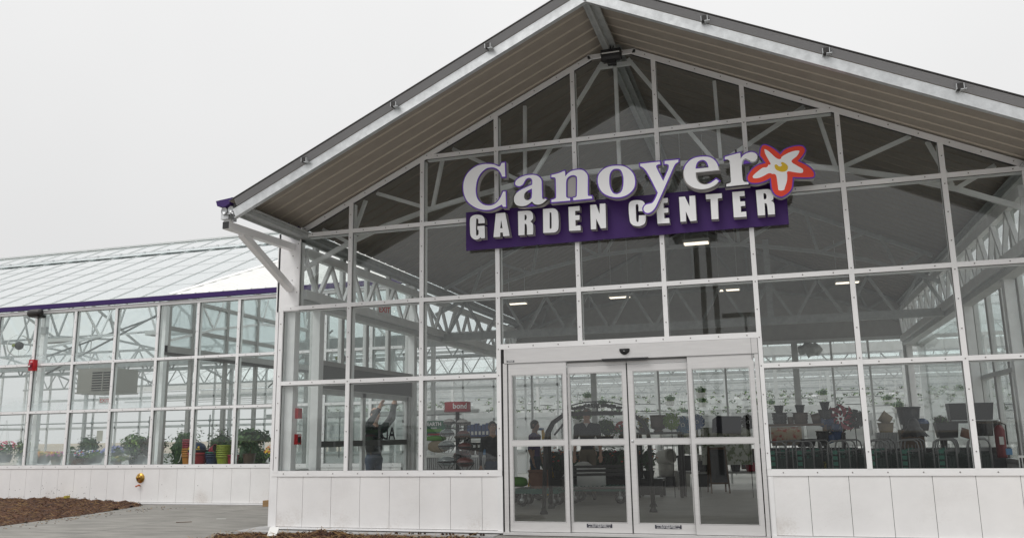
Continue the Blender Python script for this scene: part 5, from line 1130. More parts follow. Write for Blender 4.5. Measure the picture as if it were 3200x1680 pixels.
# ------------------------------------------------------------------ people
import numpy as np
def grow(vs, rad, edges, h=.0095):
    """blend tapered limbs along the skeleton into one closed skin (distance field, surface nets)"""
    V = np.array([tuple(v) for v in vs]); lo = V.min(0) - .17; dim = np.ceil((V.max(0) + .17 - lo) / h).astype(int)
    F = np.full(dim, 1.0, dtype=np.float32)
    for i, j in edges:
        a, b = V[i], V[j]; ra, rb = rad[i], rad[j]; R_ = max(ra + rb) + .05
        i0 = np.maximum(((np.minimum(a, b) - R_ - lo) / h).astype(int), 0); i1 = np.minimum(((np.maximum(a, b) + R_ - lo) / h).astype(int) + 1, dim)
        g = np.meshgrid(*[lo[k] + h * np.arange(i0[k], i1[k]) for k in range(3)], indexing='ij')
        ab = b - a; t = sum((g[k] - a[k]) * ab[k] for k in range(3)) / max(1e-9, ab @ ab); t = np.clip(t, 0, 1)
        rx = ra[0] + (rb[0] - ra[0]) * t; ry = ra[1] + (rb[1] - ra[1]) * t
        p = [g[k] - a[k] - ab[k] * t for k in range(3)]; rm = np.minimum(rx, ry)
        d = (np.sqrt((p[0] / rx) ** 2 + (p[1] / ry) ** 2 + (p[2] / np.maximum(rm, .5 * (rx + ry))) ** 2) - 1) * rm
        S = F[i0[0]:i1[0], i0[1]:i1[1], i0[2]:i1[2]]; kk = .03 if min(ra) > .03 else .006
        q = np.clip(.5 + .5 * (S - d) / kk, 0, 1); S[...] = S * (1 - q) + d * q - kk * q * (1 - q)
    ins = F < 0; nx, ny, nz = dim
    c = [F[x:nx - 1 + x, y:ny - 1 + y, z:nz - 1 + z] for x in (0, 1) for y in (0, 1) for z in (0, 1)]
    n_in = sum((q < 0).astype(int) for q in c); act = (n_in > 0) & (n_in < 8); ids = -np.ones(act.shape, dtype=int); A = np.argwhere(act); ids[act] = np.arange(len(A))
    C = np.array([q[act] for q in c]); off = np.array([(x, y, z) for x in (0, 1) for y in (0, 1) for z in (0, 1)], dtype=float); P = np.zeros((len(A), 3)); W_ = np.zeros(len(A))
    for i in range(8):
        for j in range(i + 1, 8):
            if abs(off[i] - off[j]).sum() != 1: continue
            m = (C[i] < 0) != (C[j] < 0); t = np.where(m, C[i] / np.where(m, C[i] - C[j], 1), 0); P[m] += (off[i] + (off[j] - off[i]) * t[:, None])[m]; W_[m] += 1
    P = lo + h * (A + P / W_[:, None]); fs = []
    for ax in range(3):
        sl = [slice(0, -1)] * 3; s2 = [slice(0, -1)] * 3; sl[ax] = slice(0, dim[ax] - 1); s2[ax] = slice(1, dim[ax])
        u, v = [(1, 2), (2, 0), (0, 1)][ax]
        X = ins[:-1, :-1, :-1]; Y = [ins[1:, :-1, :-1], ins[:-1, 1:, :-1], ins[:-1, :-1, 1:]][ax]
        for e in np.argwhere(X != Y):
            if e[u] == 0 or e[v] == 0: continue
            q = []
            for du, dv in ((0, 0), (-1, 0), (-1, -1), (0, -1)):
                w = e.copy(); w[u] += du; w[v] += dv; q.append(int(ids[tuple(w)]))
            if min(q) < 0: continue
            fs.append(q if X[tuple(e)] else q[::-1])
    me = bpy.data.meshes.new('person'); me.from_pydata(P.tolist(), [], fs); me.update(); return me
def person(label, loc, rz, J, mats, scale=1.0, hair='hair_dark', bald=False):
    """one continuous body: skeleton with a radius per joint, grown by the Skin modifier and baked"""
    shirt, pants, skin = mats
    base = dict(pelvis=(0, 0, .94, .135, .10), waist=(0, 0, 1.08, .135, .095), chest=(0, 0, 1.29, .155, .105), neck0=(0, .005, 1.44, .075, .07), neck=(0, 0, 1.50, .052, .052), head0=(0, -.018, 1.595, .056, .068), head1=(0, -.008, 1.665, .074, .092), head2=(0, .0, 1.715, .066, .08))
    for s, n in ((-1, 'R'), (1, 'L')):
        base.update({'hip' + n: (s * .085, 0, .87, .088, .09), 'knee' + n: (s * .095, -.01, .49, .056, .058), 'shank' + n: (s * .096, .015, .33, .052, .055), 'ankle' + n: (s * .098, .02, .09, .034, .038), 'toe' + n: (s * .115, -.14, .035, .038, .028),
                     'sh' + n: (s * .185, 0, 1.40, .062, .062), 'el' + n: (s * .25, .02, 1.12, .042, .042), 'wr' + n: (s * .26, -.06, .88, .026, .026), 'ha' + n: (s * .26, -.08, .81, .036, .016)})
    for k, v in J.items(): base[k] = tuple(v) + base[k][len(v):]
    names = list(base); idx = {n: i for i, n in enumerate(names)}
    vs = [Vector(base[n][:3]) for n in names]; rad = [base[n][3:5] for n in names]
    E_ = [('pelvis', 'waist'), ('waist', 'chest'), ('chest', 'neck0'), ('neck0', 'neck'), ('neck', 'head0'), ('head0', 'head1'), ('head1', 'head2')]
    for n in 'RL': E_ += [('pelvis', 'hip' + n), ('hip' + n, 'knee' + n), ('knee' + n, 'shank' + n), ('shank' + n, 'ankle' + n), ('ankle' + n, 'toe' + n), ('neck0', 'sh' + n), ('sh' + n, 'el' + n), ('el' + n, 'wr' + n), ('wr' + n, 'ha' + n)]
    edges = [(idx[a], idx[c]) for a, c in E_]; cls = {}
    for n in 'RL':
        wr, ha = Vector(base['wr' + n][:3]), Vector(base['ha' + n][:3]); d = (ha - wr).normalized(); side = d.cross(Vector((0, 1, 0)));
        if side.length < .1: side = d.cross(Vector((1, 0, 0)))
        side.normalize(); nrm = d.cross(side)
        for k, (o_, L) in enumerate(((-.028, .068), (-.010, .078), (.009, .073), (.026, .058))):
            a = ha + side * o_ + d * .03; m_ = a + d * L * .5 + nrm * .004; e = m_ + d * L * .45 + nrm * .018
            i0 = len(vs); vs += [a, m_, e]; rad += [(.0095, .0095), (.0085, .0085), (.0075, .0075)]; edges += [(idx['ha' + n], i0), (i0, i0 + 1), (i0 + 1, i0 + 2)]
        a = ha - d * .015 - side * .036; e = a + d * .045 - side * .02 + nrm * .012
        i0 = len(vs); vs += [a, e]; rad += [(.012, .012), (.009, .009)]; edges += [(idx['ha' + n], i0), (i0, i0 + 1)]
    m2 = grow(vs, rad, edges)
    # face: nose, chin, eye hollows
    hc = Vector(base['head1'][:3])
    for v in m2.vertices:
        p = v.co - hc
        if p.y < -.05 and abs(p.x) < .02 and -.05 < p.z < .0: v.co.y -= .022 * (1 - abs(p.x) / .02)
        if p.y < -.05 and .012 < abs(p.x) < .045 and .0 < p.z < .03: v.co.y += .008
        if p.y < -.05 and abs(p.x) < .03 and -.10 < p.z < -.075: v.co.y -= .010
        if abs(p.x) > .062 and abs(p.y) < .02 and -.03 < p.z < .03: v.co.x *= 1.14
    for n in (shirt, pants, skin, 'shoe'): m2.materials.append(MATS[n])
    def seg_d(p, a, c):
        a, c = Vector(base[a][:3]), Vector(base[c][:3]); ab = c - a; t = max(0, min(1, (p - a).dot(ab) / max(1e-6, ab.length_squared))); return (p - a - ab * t).length, t
    for f in m2.polygons:
        p = f.center; best = min(((seg_d(p, a, c)[0], a, c) for a, c in E_), key=lambda t: t[0]); a, c = best[1], best[2]; t = seg_d(p, a, c)[1]
        mi = 0
        if a in ('neck', 'head0', 'head1') or (a == 'neck0' and c == 'neck'): mi = 2
        elif a.startswith('wr'): mi = 2
        elif a.startswith('el'): mi = 0 if J.get('long') or long_sleeve else 2
        elif a.startswith('sh') and c.startswith('el'): mi = 0
        elif a.startswith('hip') or a.startswith('knee') or (a == 'pelvis' and p.z < .97) or (a == 'shank' + a[-1:]): mi = 1
        if a.startswith('ankle'): mi = 3
        elif a.startswith('shank'): mi = 1 if t < .9 else 3
        f.material_index = mi; f.use_smooth = True
    o = bpy.data.objects.new('person', m2); COL.objects.link(o); m2.name = 'person'
    h = MB(hair); c0 = hc
    rows = []
    for k in range(9):
        th = math.pi * .93 * k / 8
        for j in range(16):
            a = 2 * math.pi * j / 16; front = max(0, -math.sin(a)); t2 = th * (1 - .66 * front)
            sr = math.sin(t2) if t2 < math.pi / 2 else 1 - .22 * (t2 - math.pi / 2) / (math.pi / 2)
            rows.append(c0 + Vector((.089 * sr * math.cos(a), .006 + .108 * sr * math.sin(a), .022 + .102 * math.cos(t2))))
    h.add(rows, [(k * 16 + j, k * 16 + (j + 1) % 16, (k + 1) * 16 + (j + 1) % 16, (k + 1) * 16 + j) for k in range(8) for j in range(16)], True)
    hh = h.build('hair'); hh.parent = o
    e = MB('white_plastic')
    for s in (-1, 1): e.ball(hc + Vector((s * .03, -.088, .012)), .009, 8, 6); e.m('hair_dark').ball(hc + Vector((s * .03, -.095, .012)), .005, 6, 4); e.m('white_plastic')
    e.m('crimson').box(hc.x - .022, hc.x + .022, hc.y - .093, hc.y - .08, hc.z - .062, hc.z - .056)
    ee = e.build('face'); ee.parent = o
    o.location = loc; o.rotation_euler = (0, 0, rz); o.scale = (scale,) * 3
    return tag(o, label, 'person')
long_sleeve = False
person('person in a purple T-shirt seen from the side behind the leftmost door panel', (-3.0, 6.0, .165), R(82), {}, ('shirt_purple', 'denim', 'skin_dark'), .93)
p2 = person('person in a dark polo shirt with a white collar behind the porch swing', (-1.90, 6.2, .165), R(8), dict(elL=(.245, .02, 1.13), elR=(-.245, .02, 1.13), shL=(.195, 0, 1.40, .07, .07), shR=(-.195, 0, 1.40, .07, .07)), ('shirt_navy', 'khaki', 'skin'), 1.06, hair='hair_grey')
MBu = MB('undershirt'); MBu.add([(-.045, -.085, 1.485), (.045, -.085, 1.485), (.0, -.118, 1.40)], [(0, 1, 2)]); uu = MBu.build('undershirt_collar'); uu.parent = p2
long_sleeve = True
person('person in dark clothes with both arms raised behind the side door', (-5.80, 4.02, .11), R(62), dict(elR=(-.22, -.20, 1.56, .056, .056), wrR=(-.10, -.28, 1.78, .036, .036), haR=(-.07, -.29, 1.85), elL=(.33, -.08, 1.62, .066, .066), wrL=(.35, -.14, 1.88, .046, .046), haL=(.345, -.15, 1.94), shL=(.20, -.01, 1.43, .075, .07), shR=(-.20, -.01, 1.44, .075, .07), chest=(0, 0, 1.29, .18, .12), waist=(0, 0, 1.08, .16, .115), head1=(0, -.03, 1.67), head2=(0, -.01, 1.735)), ('shirt_black', 'denim', 'skin'), 1.10)
person('person in black standing by the blue shelf left of the door', (-3.15, 3.6, .17), R(30), {}, ('shirt_black', 'denim', 'skin_dark'), .90, hair='hair_dark')

# ------------------------------------------------------------------ porch swing behind the door
def swing():
    t = thing('porch_swing', 'black metal porch swing with a tree pattern arch and chains behind the doors', 'porch swing', (-1.2, 3.7, .17))
    ax = Vector((.93, .30, 0)).normalized(); ay = Vector((-.14, .99, 0)).normalized(); c = Vector((-1.16, 3.72, .17))
    P = lambda u, v, z: c + ax * u + ay * v + Vector((0, 0, z - .17))
    for s, nm_ in ((-1, 0), (1, 1)):
        for v in (-.56, .56):
            b = MB('black_metal'); b.tube([P(s * .95, v, .21), P(s * .93, v * .5, 1.35), P(s * .91, v * .28, 1.55), P(s * .82, v * .1, 1.72), P(s * .62, 0, 1.86), P(s * .45, 0, 1.885)], .038, 8)
            b.lathe([(.075, 0), (.07, .03), (.045, .07), (.045, .10)], tuple(P(s * .95, v, .17)), 10); b.build('leg', t)
    b = MB('black_metal'); b.bar(P(-.62, 0, 1.87), P(.62, 0, 1.87), .05, .06); b.bar(P(-.35, 0, 1.905), P(.35, 0, 1.905), .03, .03)
    b.bar(P(-.80, 0, 1.50), P(-.50, 0, 1.84), .035, .035).bar(P(.80, 0, 1.50), P(.50, 0, 1.84), .035, .035)
    b.build('top_bar', t)
    b = MB('black_metal'); arc = [P(.60 * math.cos(a), 0, 1.88 + .21 * math.sin(a) ** .8) for a in [math.pi * k / 24 for k in range(25)]]; b.tube(arc, .012, 6)
    def tree(u, h, w, n):
        b.bar(P(u, 0, 1.90), P(u, 0, 1.90 + h * .6), .018 + w * .04, .01)
        for k in range(n):
            a = random.uniform(0, 6.28); q = random.random() ** .5; b.leaf(P(u + w * q * math.cos(a), random.uniform(-.006, .006), 1.90 + h * .72 + h * .24 * q * math.sin(a)), .032, ay + Vector((random.uniform(-.1, .1), 0, random.uniform(-.1, .1))), .9)
    tree(0, .17, .26, 230); tree(-.30, .12, .09, 70); tree(-.42, .10, .06, 40); tree(.27, .14, .10, 80); tree(.40, .10, .06, 40)
    b.build('tree_arch', t)
    for s in (-1, 1):
        b = MB('black_metal'); z = 1.62; k = 0
        u0 = s * .66
        b.tube([P(u0, 0, 1.70), P(u0 + .02, 0, 1.66), P(u0, 0, 1.62)], .006, 5)
        while z > .80:
            cc_ = P(u0, 0, z); d = ax if k % 2 else ay
            b.tube([cc_ + d * .014 * math.cos(a) + Vector((0, 0, .027 * math.sin(a))) for a in [6.2832 * j / 8 for j in range(8)]], .004, 4, closed=True); z -= .044; k += 1
        b.build('chain', t)
    b = MB('black_metal')
    for v in (-.24, -.14, -.04, .06, .16): b.bar(P(-.62, v, .56), P(.62, v, .56), .07, .02)
    b.bar(P(-.64, -.26, .58), P(-.64, .26, .58), .03, .05).bar(P(.64, -.26, .58), P(.64, .26, .58), .03, .05); b.build('seat', t)
    b = MB('black_metal')
    for z in (.78, .85, .92): b.bar(P(-.62, .25, z), P(.62, .30, z), .02, .05)
    for k in (0, 8): b.bar(P(-.56 + .14 * k, .27, .58), P(-.56 + .14 * k, .29, .92), .02, .02)
    for s in (-1, 1): b.bar(P(s * .64, -.22, .76), P(s * .64, .28, .80), .03, .03).bar(P(s * .64, -.22, .56), P(s * .64, -.22, .76), .03, .03)
    b.build('backrest', t)
    b = MB('black_metal')
    for s in (-1, 1): b.bar(P(s * .95, -.5, .42), P(s * .95, .5, .42), .02, .02)
    b.build('cross_brace', t)
swing()
# flat carts
def flatcart(loc, label, w_=1.0, d=.55, col='teal', rz=0, hoop=0):
    t = thing('flat_cart', label, 'cart', (0, 0, 0), 'flat garden carts')
    b = MB(col); b.box(-w_ / 2, w_ / 2, -d / 2, d / 2, .24, .27).box(-w_ / 2, w_ / 2, -d / 2, -d / 2 + .02, .27, .33).box(-w_ / 2, w_ / 2, d / 2 - .02, d / 2, .27, .33)
    for k in range(14): b.box(-w_ / 2 + w_ * k / 14, -w_ / 2 + w_ * k / 14 + .012, -d / 2 - .004, d / 2 + .004, .25, .34)
    b.build('deck', t)
    for x in (-w_ / 2 + .12, w_ / 2 - .12):
        for y in (-d / 2 + .06, d / 2 - .06):
            b = MB('black_plastic'); b.lathe([(.0, -.02), (.05, -.02), (.10, -.018), (.11, 0), (.10, .018), (.05, .02), (0, .02)], (x, y, .11), 16, axis=(0, 1, 0)); b.m('galv').lathe([(0, -.025), (.05, -.022), (.05, .022), (0, .025)], (x, y, .11), 12, axis=(0, 1, 0)).bar((x, y, .12), (x, y, .24), .03, .05); b.build('wheel', t)
    if hoop: MB('frame_grey').tube([(w_ / 2, -d / 2, .27), (w_ / 2 + .03, -d / 2, .9), (w_ / 2 + .03, -d / 2 + .08, .98), (w_ / 2 + .03, d / 2 - .08, .98), (w_ / 2 + .03, d / 2, .9), (w_ / 2, d / 2, .27)], .014, 6).build('handle', t)
    t.location = loc; t.rotation_euler = (0, 0, rz); return t
flatcart((-2.5, 4.55, .17), 'flat green cart carrying a barrel pot behind the leftmost door panel', .85)
flatcart((-1.5, 5.35, .17), 'flat dark cart carrying white planters behind the swing', 1.15, .6)
o = _oldpot('barrel_pot', 'ringed terracotta barrel pot on the green cart', 'pot', (-2.5, 4.55, .44), .23, .40, 'terracotta', rings=1, taper=.8)
b = MB('white_plastic'); b.lathe([(0, 0), (.27, 0), (.29, .02), (.29, .40), (.27, .42), (.25, .40), (.25, .1), (0, .1)], (0, 0, 0), 28); o = b.build('white_planter'); o.location = (-1.67, 5.4, .44); tag(o, 'wide white cylinder planter on the dark cart', 'planter')
b = MB('white_plastic'); b.lathe([(0, .10), (.0, .10), (.10, .09), (.22, .0), (.24, .0)], (0, 0, 0), 20); o = b.build('planter_lid'); o.location = (-1.85, 5.5, .865); tag(o, 'pale cone shaped cap above the white planter', 'cap')
# bags
def bag(loc, label, size=(.4, .25, .12), m='lime_pack', rz=0, group=None):
    b = MB(m); b.ball((0, 0, 0), 1, 14, 8, sx=size[0] / 2, sy=size[1] / 2, sz=size[2] / 2)
    for k in range(len(b.v)):
        x, y, z = b.v[k]; q = 1 + .12 * noise.noise(Vector((x * 9, y * 9, z * 9))); b.v[k] = (math.copysign(min(abs(x) * 1.25, size[0] / 2), x) * q, math.copysign(min(abs(y) * 1.3, size[1] / 2), y), z * q)
    o = b.build('soil_bag'); o.location = loc; o.rotation_euler = (0, 0, rz); return tag(o, label, 'bag', group)
bag((-2.92, 4.5, .62), 'bright green bag at the lower left of the door glass', (.36, .3, .2), 'lime_pack', R(20))
bag((-3.3, 5.0, .30), 'dark bag on the floor below the green bag', (.6, .4, .26), 'dark_glaze', R(10))
# dark goods behind the swing: tables of black pots
def table(loc, label, w_, d, h, m='wood_dark', skirt=True):
    t = thing('display_table', label, 'table', (0, 0, 0)); MB(m).box(-w_ / 2, w_ / 2, -d / 2, d / 2, h - .05, h).build('table_top', t)
    for x in (-w_ / 2 + .05, w_ / 2 - .05):
        for y in (-d / 2 + .05, d / 2 - .05): MB(m).box(x - .03, x + .03, y - .03, y + .03, 0, h - .05).build('leg', t)
    if skirt: MB(m).box(-w_ / 2 + .02, w_ / 2 - .02, -d / 2 + .03, -d / 2 + .05, .04, h - .05).build('front_panel', t)
    t.location = loc; return t
table((-2.2, 8.1, .17), 'dark table of plants behind the person in the polo shirt', 2.2, .8, .95, 'black_metal')
planted('hanging pale green fern behind the leftmost porch swing post', (-2.93, 10, 1.74), .16, .14, .25, .26, 'white_plastic', mats=('leaf', 'leaf_pale'), n=200, hang=.7, name='hanging_basket', cat='hanging basket')
planted('leafy green plant on the dark table right of the polo shirt', (-1.85, 8.05, 1.3), .18, .16, .30, .44, mats=('leaf', 'leaf_dark', 'leaf_pale'), n=320)
planted('red flowered plant at the right end of the dark table', (-1.42, 8.1, 1.3), .15, .14, .22, .34, mats=('leaf_dark', 'leaf'), blooms=('petal_red',), nb_=110, n=160)
for k in range(9):
    x = -3.1 + .29 * k
    planted(ORD[k] + ' dark plant from the left in the low row behind the swing', (x, 7.2 + .15 * (k % 2), .55), .13, .16, .22, .5, mats=('leaf_dark', 'leaf_bronze', 'leaf_dark'), blooms=('petal_red', 'petal_org'), nb_=10, n=170, group='dark bedding plants behind the swing')
table((-1.9, 7.25, .17), 'low table carrying the row of dark bedding plants', 2.9, .6, .38, 'black_metal')
table((-.5, 7.1, .17), 'tall dark table with pots behind the right swing post', 1.0, .6, 1.36, 'black_metal', False)
o = _oldpot('urn', 'dark round topped urn above the right swing post', 'urn', (-.50, 7.0, 1.53), .17, .36, 'brown_glaze', taper=.9, foot=.03)
planted('yellow leaved plant against the right swing post', (-.82, 7.0, 1.53), .09, .10, .17, .26, 'brown_glaze', mats=('leaf_yellow', 'leaf'), n=140)
# wind spinners
def spinner(loc, label, m1, m2, r=.20, n=10, hgt=1.4, rz=0):
    t = thing('wind_spinner', label, 'wind spinner', (0, 0, 0), 'garden wind spinners')
    MB('black_metal').tube([(0, 0, 0), (0, 0, hgt)], .008, 6).build('stake', t)
    for mm, y, sg in ((m1, -.04, 1), (m2, .04, -1)):
        b = MB(mm)
        for k in range(n):
            a = 6.283 * k / n
            pts = []
            for j in range(6):
                q = .2 + .8 * j / 5; ang = a + sg * 1.0 * (j / 5) ** 1.4; pts.append(Vector((r * q * math.cos(ang), y - .03 * math.sin(j), hgt + r * q * math.sin(ang))))
            for j in range(5):
                wd = [.010, .022, .036, .038, .024, .002]; d = (pts[j + 1] - pts[j]).normalized(); s_ = Vector((-d.z, .3, d.x)).normalized()
                b.add([pts[j] - s_ * wd[j], pts[j] + s_ * wd[j], pts[j + 1] + s_ * wd[j + 1], pts[j + 1] - s_ * wd[j + 1]], [(0, 1, 2, 3)], False)
        b.ball((0, y, hgt), .025, 8, 6); b.build('rotor', t)
    t.location = loc; t.rotation_euler = (0, 0, rz); return t
spinner((-.20, 6.9, .17), 'green and silver wind spinner above the table in the third door panel', 'leaf_pale', 'galv', .19, hgt=1.58)
spinner((.02, 7.1, .17), 'blue grey wind spinner right of the green one', 'sky_blue', 'galv_dull', .2, hgt=1.50)
spinner((.33, 7.0, .17), 'blue wind spinner at the left of the fourth door panel', 'blue_plastic', 'galv_dull', .17, hgt=1.56)
spinner((1.39, 7.0, .17), 'dark wind spinner at the right edge of the door glass', 'black_metal', 'galv_dull', .16, hgt=1.54)
spinner((3.02, 4.0, .17), 'red wind spinner left of the bronze one', 'crimson', 'black_metal', .26, 8, hgt=1.53)
spinner((3.24, 4.0, .17), 'dark bronze wind spinner beside the red one', 'black_metal', 'brown_glaze', .17, 9, hgt=1.52)
# white pots at the back of the aisle
b = MB('stone_white'); b.lathe([(.0, -.22), (.17, -.22), (.185, -.2), (.19, .14), (.19, .18), (.16, .18), (.15, -.18), (0, -.18)], (0, 0, 0), 26, axis=(.75, -.6, .15)); o = b.build('tilted_planter'); o.location = (-.80, 10.5, .91); tag(o, 'pale round planter lying on its side with a dark mouth', 'planter')
b = MB('stone_white').lathe([(0, 0), (.19, 0), (.20, .31), (.19, .32), (0, .32)], (0, 0, 0), 24); o = b.build('white_planter'); o.location = (-.82, 10.6, .42); tag(o, 'pale drum planter under the tilted round planter', 'planter')
o = _oldpot('pot', 'low dark pot at the base of the pale drum planter', 'pot', (-.82, 10.6, .165), .24, .26, 'dark_glaze', taper=1.0)
b = MB('stone_white').lathe([(0, 0), (.18, 0), (.20, .39), (.19, .40), (0, .40)], (0, 0, 0), 24); o = b.build('white_planter'); o.location = (-.42, 10.55, .165); tag(o, 'tall pale planter standing on the floor right of the drum', 'planter')
tag(MB('black_plastic').box(-.52, -.18, 10.5, 10.8, .57, .93).box(-.54, -.16, 10.48, 10.82, .88, .94).build('box_planter', at=(-.35, 10.65, .57)), 'square black planter on the tall pale planter', 'planter')
b = MB('stone_white').lathe([(0, 0), (.06, 0), (.08, .22), (0, .22)], (0, 0, 0), 20); o = b.build('white_planter'); o.location = (.04, 10.8, .73); tag(o, 'small pale planter on the dark shelf in the aisle', 'planter')
tag(MB('dark_glaze').box(-.16, .24, 10.6, 11.0, .165, .73).build('dark_plinth', at=(.04, 10.8, .165)), 'dark plinth under the small pale planter', 'plinth')
# sandwich board
A = thing('sandwich_board', 'dark brown wooden sandwich board standing in the aisle', 'sign', (0, 0, 0))
for s, nm_ in ((-1, 'a'), (1, 'b')):
    b = MB('wood_dark'); sh = lambda x, z: (x, s * (.24 - .22 * z / 1.05), z)
    for x in (-.20, .20): b.bar(sh(x, 0), sh(x * .92, 1.03), .035, .022, up=(0, 1, 0))
    b.bar(sh(-.2, .98), sh(.2, .98), .03, .05); b.bar(sh(-.2, .22), sh(.2, .22), .03, .04)
    b.m('dark_glaze').add([sh(-.18, .24), sh(.18, .24), sh(.17, .96), sh(-.17, .96)], [(0, 1, 2, 3)]); b.build('panel', A)
A.location = (.60, 8.45, .165); A.rotation_euler = (0, 0, R(14))
# blue grey tilted cushion box and printed cloth
b = MB('cushion_grey'); b.poly([[(.50, 1.50), (1.14, 1.44), (1.18, 1.86), (.64, 1.88), (.52, 1.80)]], 8.85, 9.15); tag(b.build('patio_cushion', at=(.85, 9, 1.45)), 'big blue grey padded cushion in the fourth door panel', 'cushion')
tag(MB('flower_print').box(.20, 1.35, 9.3, 9.36, .75, 1.62).build('printed_banner', at=(.8, 9.3, .75)), 'pale cloth with a leaf print hanging in the aisle', 'cloth')
tag(MB('flower_print').box(-.32, .12, 9.3, 9.36, 1.0, 1.58).build('printed_banner', at=(-.1, 9.3, 1.0)), 'pale leaf print cloth in the third door panel', 'cloth')
b = MB('wood_dark').box(1.06, 1.42, 9.95, 10.0, .62, 1.10).m('dark_glaze').box(1.10, 1.38, 9.94, 9.96, .66, 1.06); tag(b.build('picture_frame', at=(1.24, 9.97, .62)), 'dark framed board at the right of the aisle', 'frame')
table((.75, 9.7, .17), 'low grey bench below the printed cloth', 2.4, .5, .42, 'partition_grey', False)
for k, (x, y, r, h, m) in enumerate(((.2, 9.5, .13, .25, 'dark_glaze'), (.5, 9.55, .12, .22, 'brown_glaze'), (.95, 9.5, .13, .24, 'dark_glaze'), (1.3, 9.5, .14, .2, 'crimson'), (1.6, 9.5, .12, .24, 'dark_glaze'))):
    _oldpot('pot', ORD[k] + ' pot from the left on the low grey bench in the aisle', 'pot', (x, y, .59), r, h, m, group='pots on the low bench')
# yellow ladder
Ld = thing('stepladder', 'yellow stepladder with a blue top behind the purple T-shirt', 'ladder', (-3.18, 7, .17))
for s in (-1, 1): MB('yellow_rail').bar((-3.18 + s * .24, 6.8, .17), (-3.18 + s * .08, 7.0, 1.62), .03, .06).bar((-3.18 + s * .26, 7.5, .17), (-3.18 + s * .08, 7.05, 1.62), .03, .04).build('rail', Ld)
for k in range(4): z = .45 + .3 * k; MB('galv').bar((-3.18 - .2 + .03 * k, 6.84 + .04 * k, z), (-3.18 + .2 - .03 * k, 6.84 + .04 * k, z), .07, .025).build('step', Ld)
MB('blue_plastic').box(-3.27, -3.09, 6.93, 7.12, 1.61, 1.66).build('top_cap', Ld)

# ------------------------------------------------------------------ glove rack and shelves left of the door
G2 = thing('glove_rack', 'black spinner rack with a round red bond topper hung with packs', 'display rack', (-2.86, 1.0, .17))
MB('black_plastic').tube([(-2.86, 1, .17), (-2.86, 1, 1.90)], .032, 10).box(-3.1, -2.62, .76, 1.24, .17, .22).build('pole', G2)
b = MB('topper_red'); b.lathe([(0, 1.885), (.205, 1.885), (.21, 1.89), (.21, 2.035), (.205, 2.04), (0, 2.04)], (-2.86, 1.0, 0), 32); b.m('crimson').lathe([(.211, 1.885), (.213, 1.895), (.211, 1.905)], (-2.86, 1, 0), 32)
b.m('text_white'); s0 = len(b.v); b.text('bond', 0, 0, 0, .115, bold=.003)
for a0, st in ((R(-58), s0),):
    n1 = len(b.v)
    for k in range(st, n1):
        x, y, z = b.v[k]; a = a0 + x / .2115; b.v[k] = (-2.86 + .2125 * math.cos(a), 1.0 + .2125 * math.sin(a), 1.935 + z)
s0 = len(b.v); b.text('bond', 0, 0, 0, .115, bold=.003)
for k in range(s0, len(b.v)):
    x, y, z = b.v[k]; a = R(-172) + x / .2115; b.v[k] = (-2.86 + .2125 * math.cos(a), 1.0 + .2125 * math.sin(a), 1.935 + z)
b.build('round_topper', G2)
b = MB('black_metal')
for z in (1.78, 1.62, 1.43, 1.22, 1.0): b.tube([(-2.86 + .06 * math.cos(a), 1 + .06 * math.sin(a), z) for a in [.785 * j for j in range(8)]], .006, 5, closed=True)
for z in (1.62, 1.36, 1.12):
    for a in [.9 * j for j in range(7)]: b.tube([(-2.86, 1, z), (-2.86 + .2 * math.cos(a), 1 + .2 * math.sin(a), z + .02)], .005, 4)
b.build('hooks', G2)
pk = 0
PK = ['clear domed pack lowest at the left of the glove rack', 'brown pack lowest at the right of the glove rack', 'clear domed pack second from the bottom at the rack left', 'brown pack second from the bottom at the rack right', 'clear domed pack third from the bottom at the rack left', 'brown pack third from the bottom at the rack right', 'grey pack at the upper left of the glove rack', 'grey pack at the upper right of the glove rack', 'brown pack low at the back of the glove rack', 'grey pack high at the back of the glove rack']
for (dx, dy, z, rx, m) in ((-.13, -.14, 1.12, .15, 'clear_pack'), (.17, -.13, 1.10, .15, 'terracotta'), (-.14, -.12, 1.36, .14, 'clear_pack'), (.16, -.12, 1.34, .12, 'terracotta'), (-.13, -.12, 1.55, .12, 'clear_pack'), (.14, -.12, 1.53, .11, 'terracotta'), (-.10, -.1, 1.72, .10, 'partition_grey'), (.12, -.1, 1.71, .10, 'partition_grey'), (.0, .2, 1.2, .15, 'terracotta'), (0, .2, 1.5, .13, 'partition_grey')):
    b = MB('black_metal'); c = Vector((-2.86 + dx, 1 + dy, z)); m = 'pack_red' if m == 'terracotta' else m; b.lathe([(rx * .93, -.012), (rx * .95, 0), (rx * .93, .012)], tuple(c), 18); b.m(m).ball(tuple(c + Vector((0, 0, .01))), rx * .93, 16, 8, sz=.55); b.m('black_metal')
    for j in range(8): a = .785 * j; b.tube([tuple(c + Vector((rx * 1.05 * math.cos(a), rx * 1.05 * math.sin(a), .0))), tuple(c + Vector((rx * .5 * math.cos(a), rx * .5 * math.sin(a), -.10)))], .004, 4)
    o = b.build('glove_pack', at=tuple(c)); tag(o, PK[pk], 'pack', 'packs on the red topped rack'); pk += 1
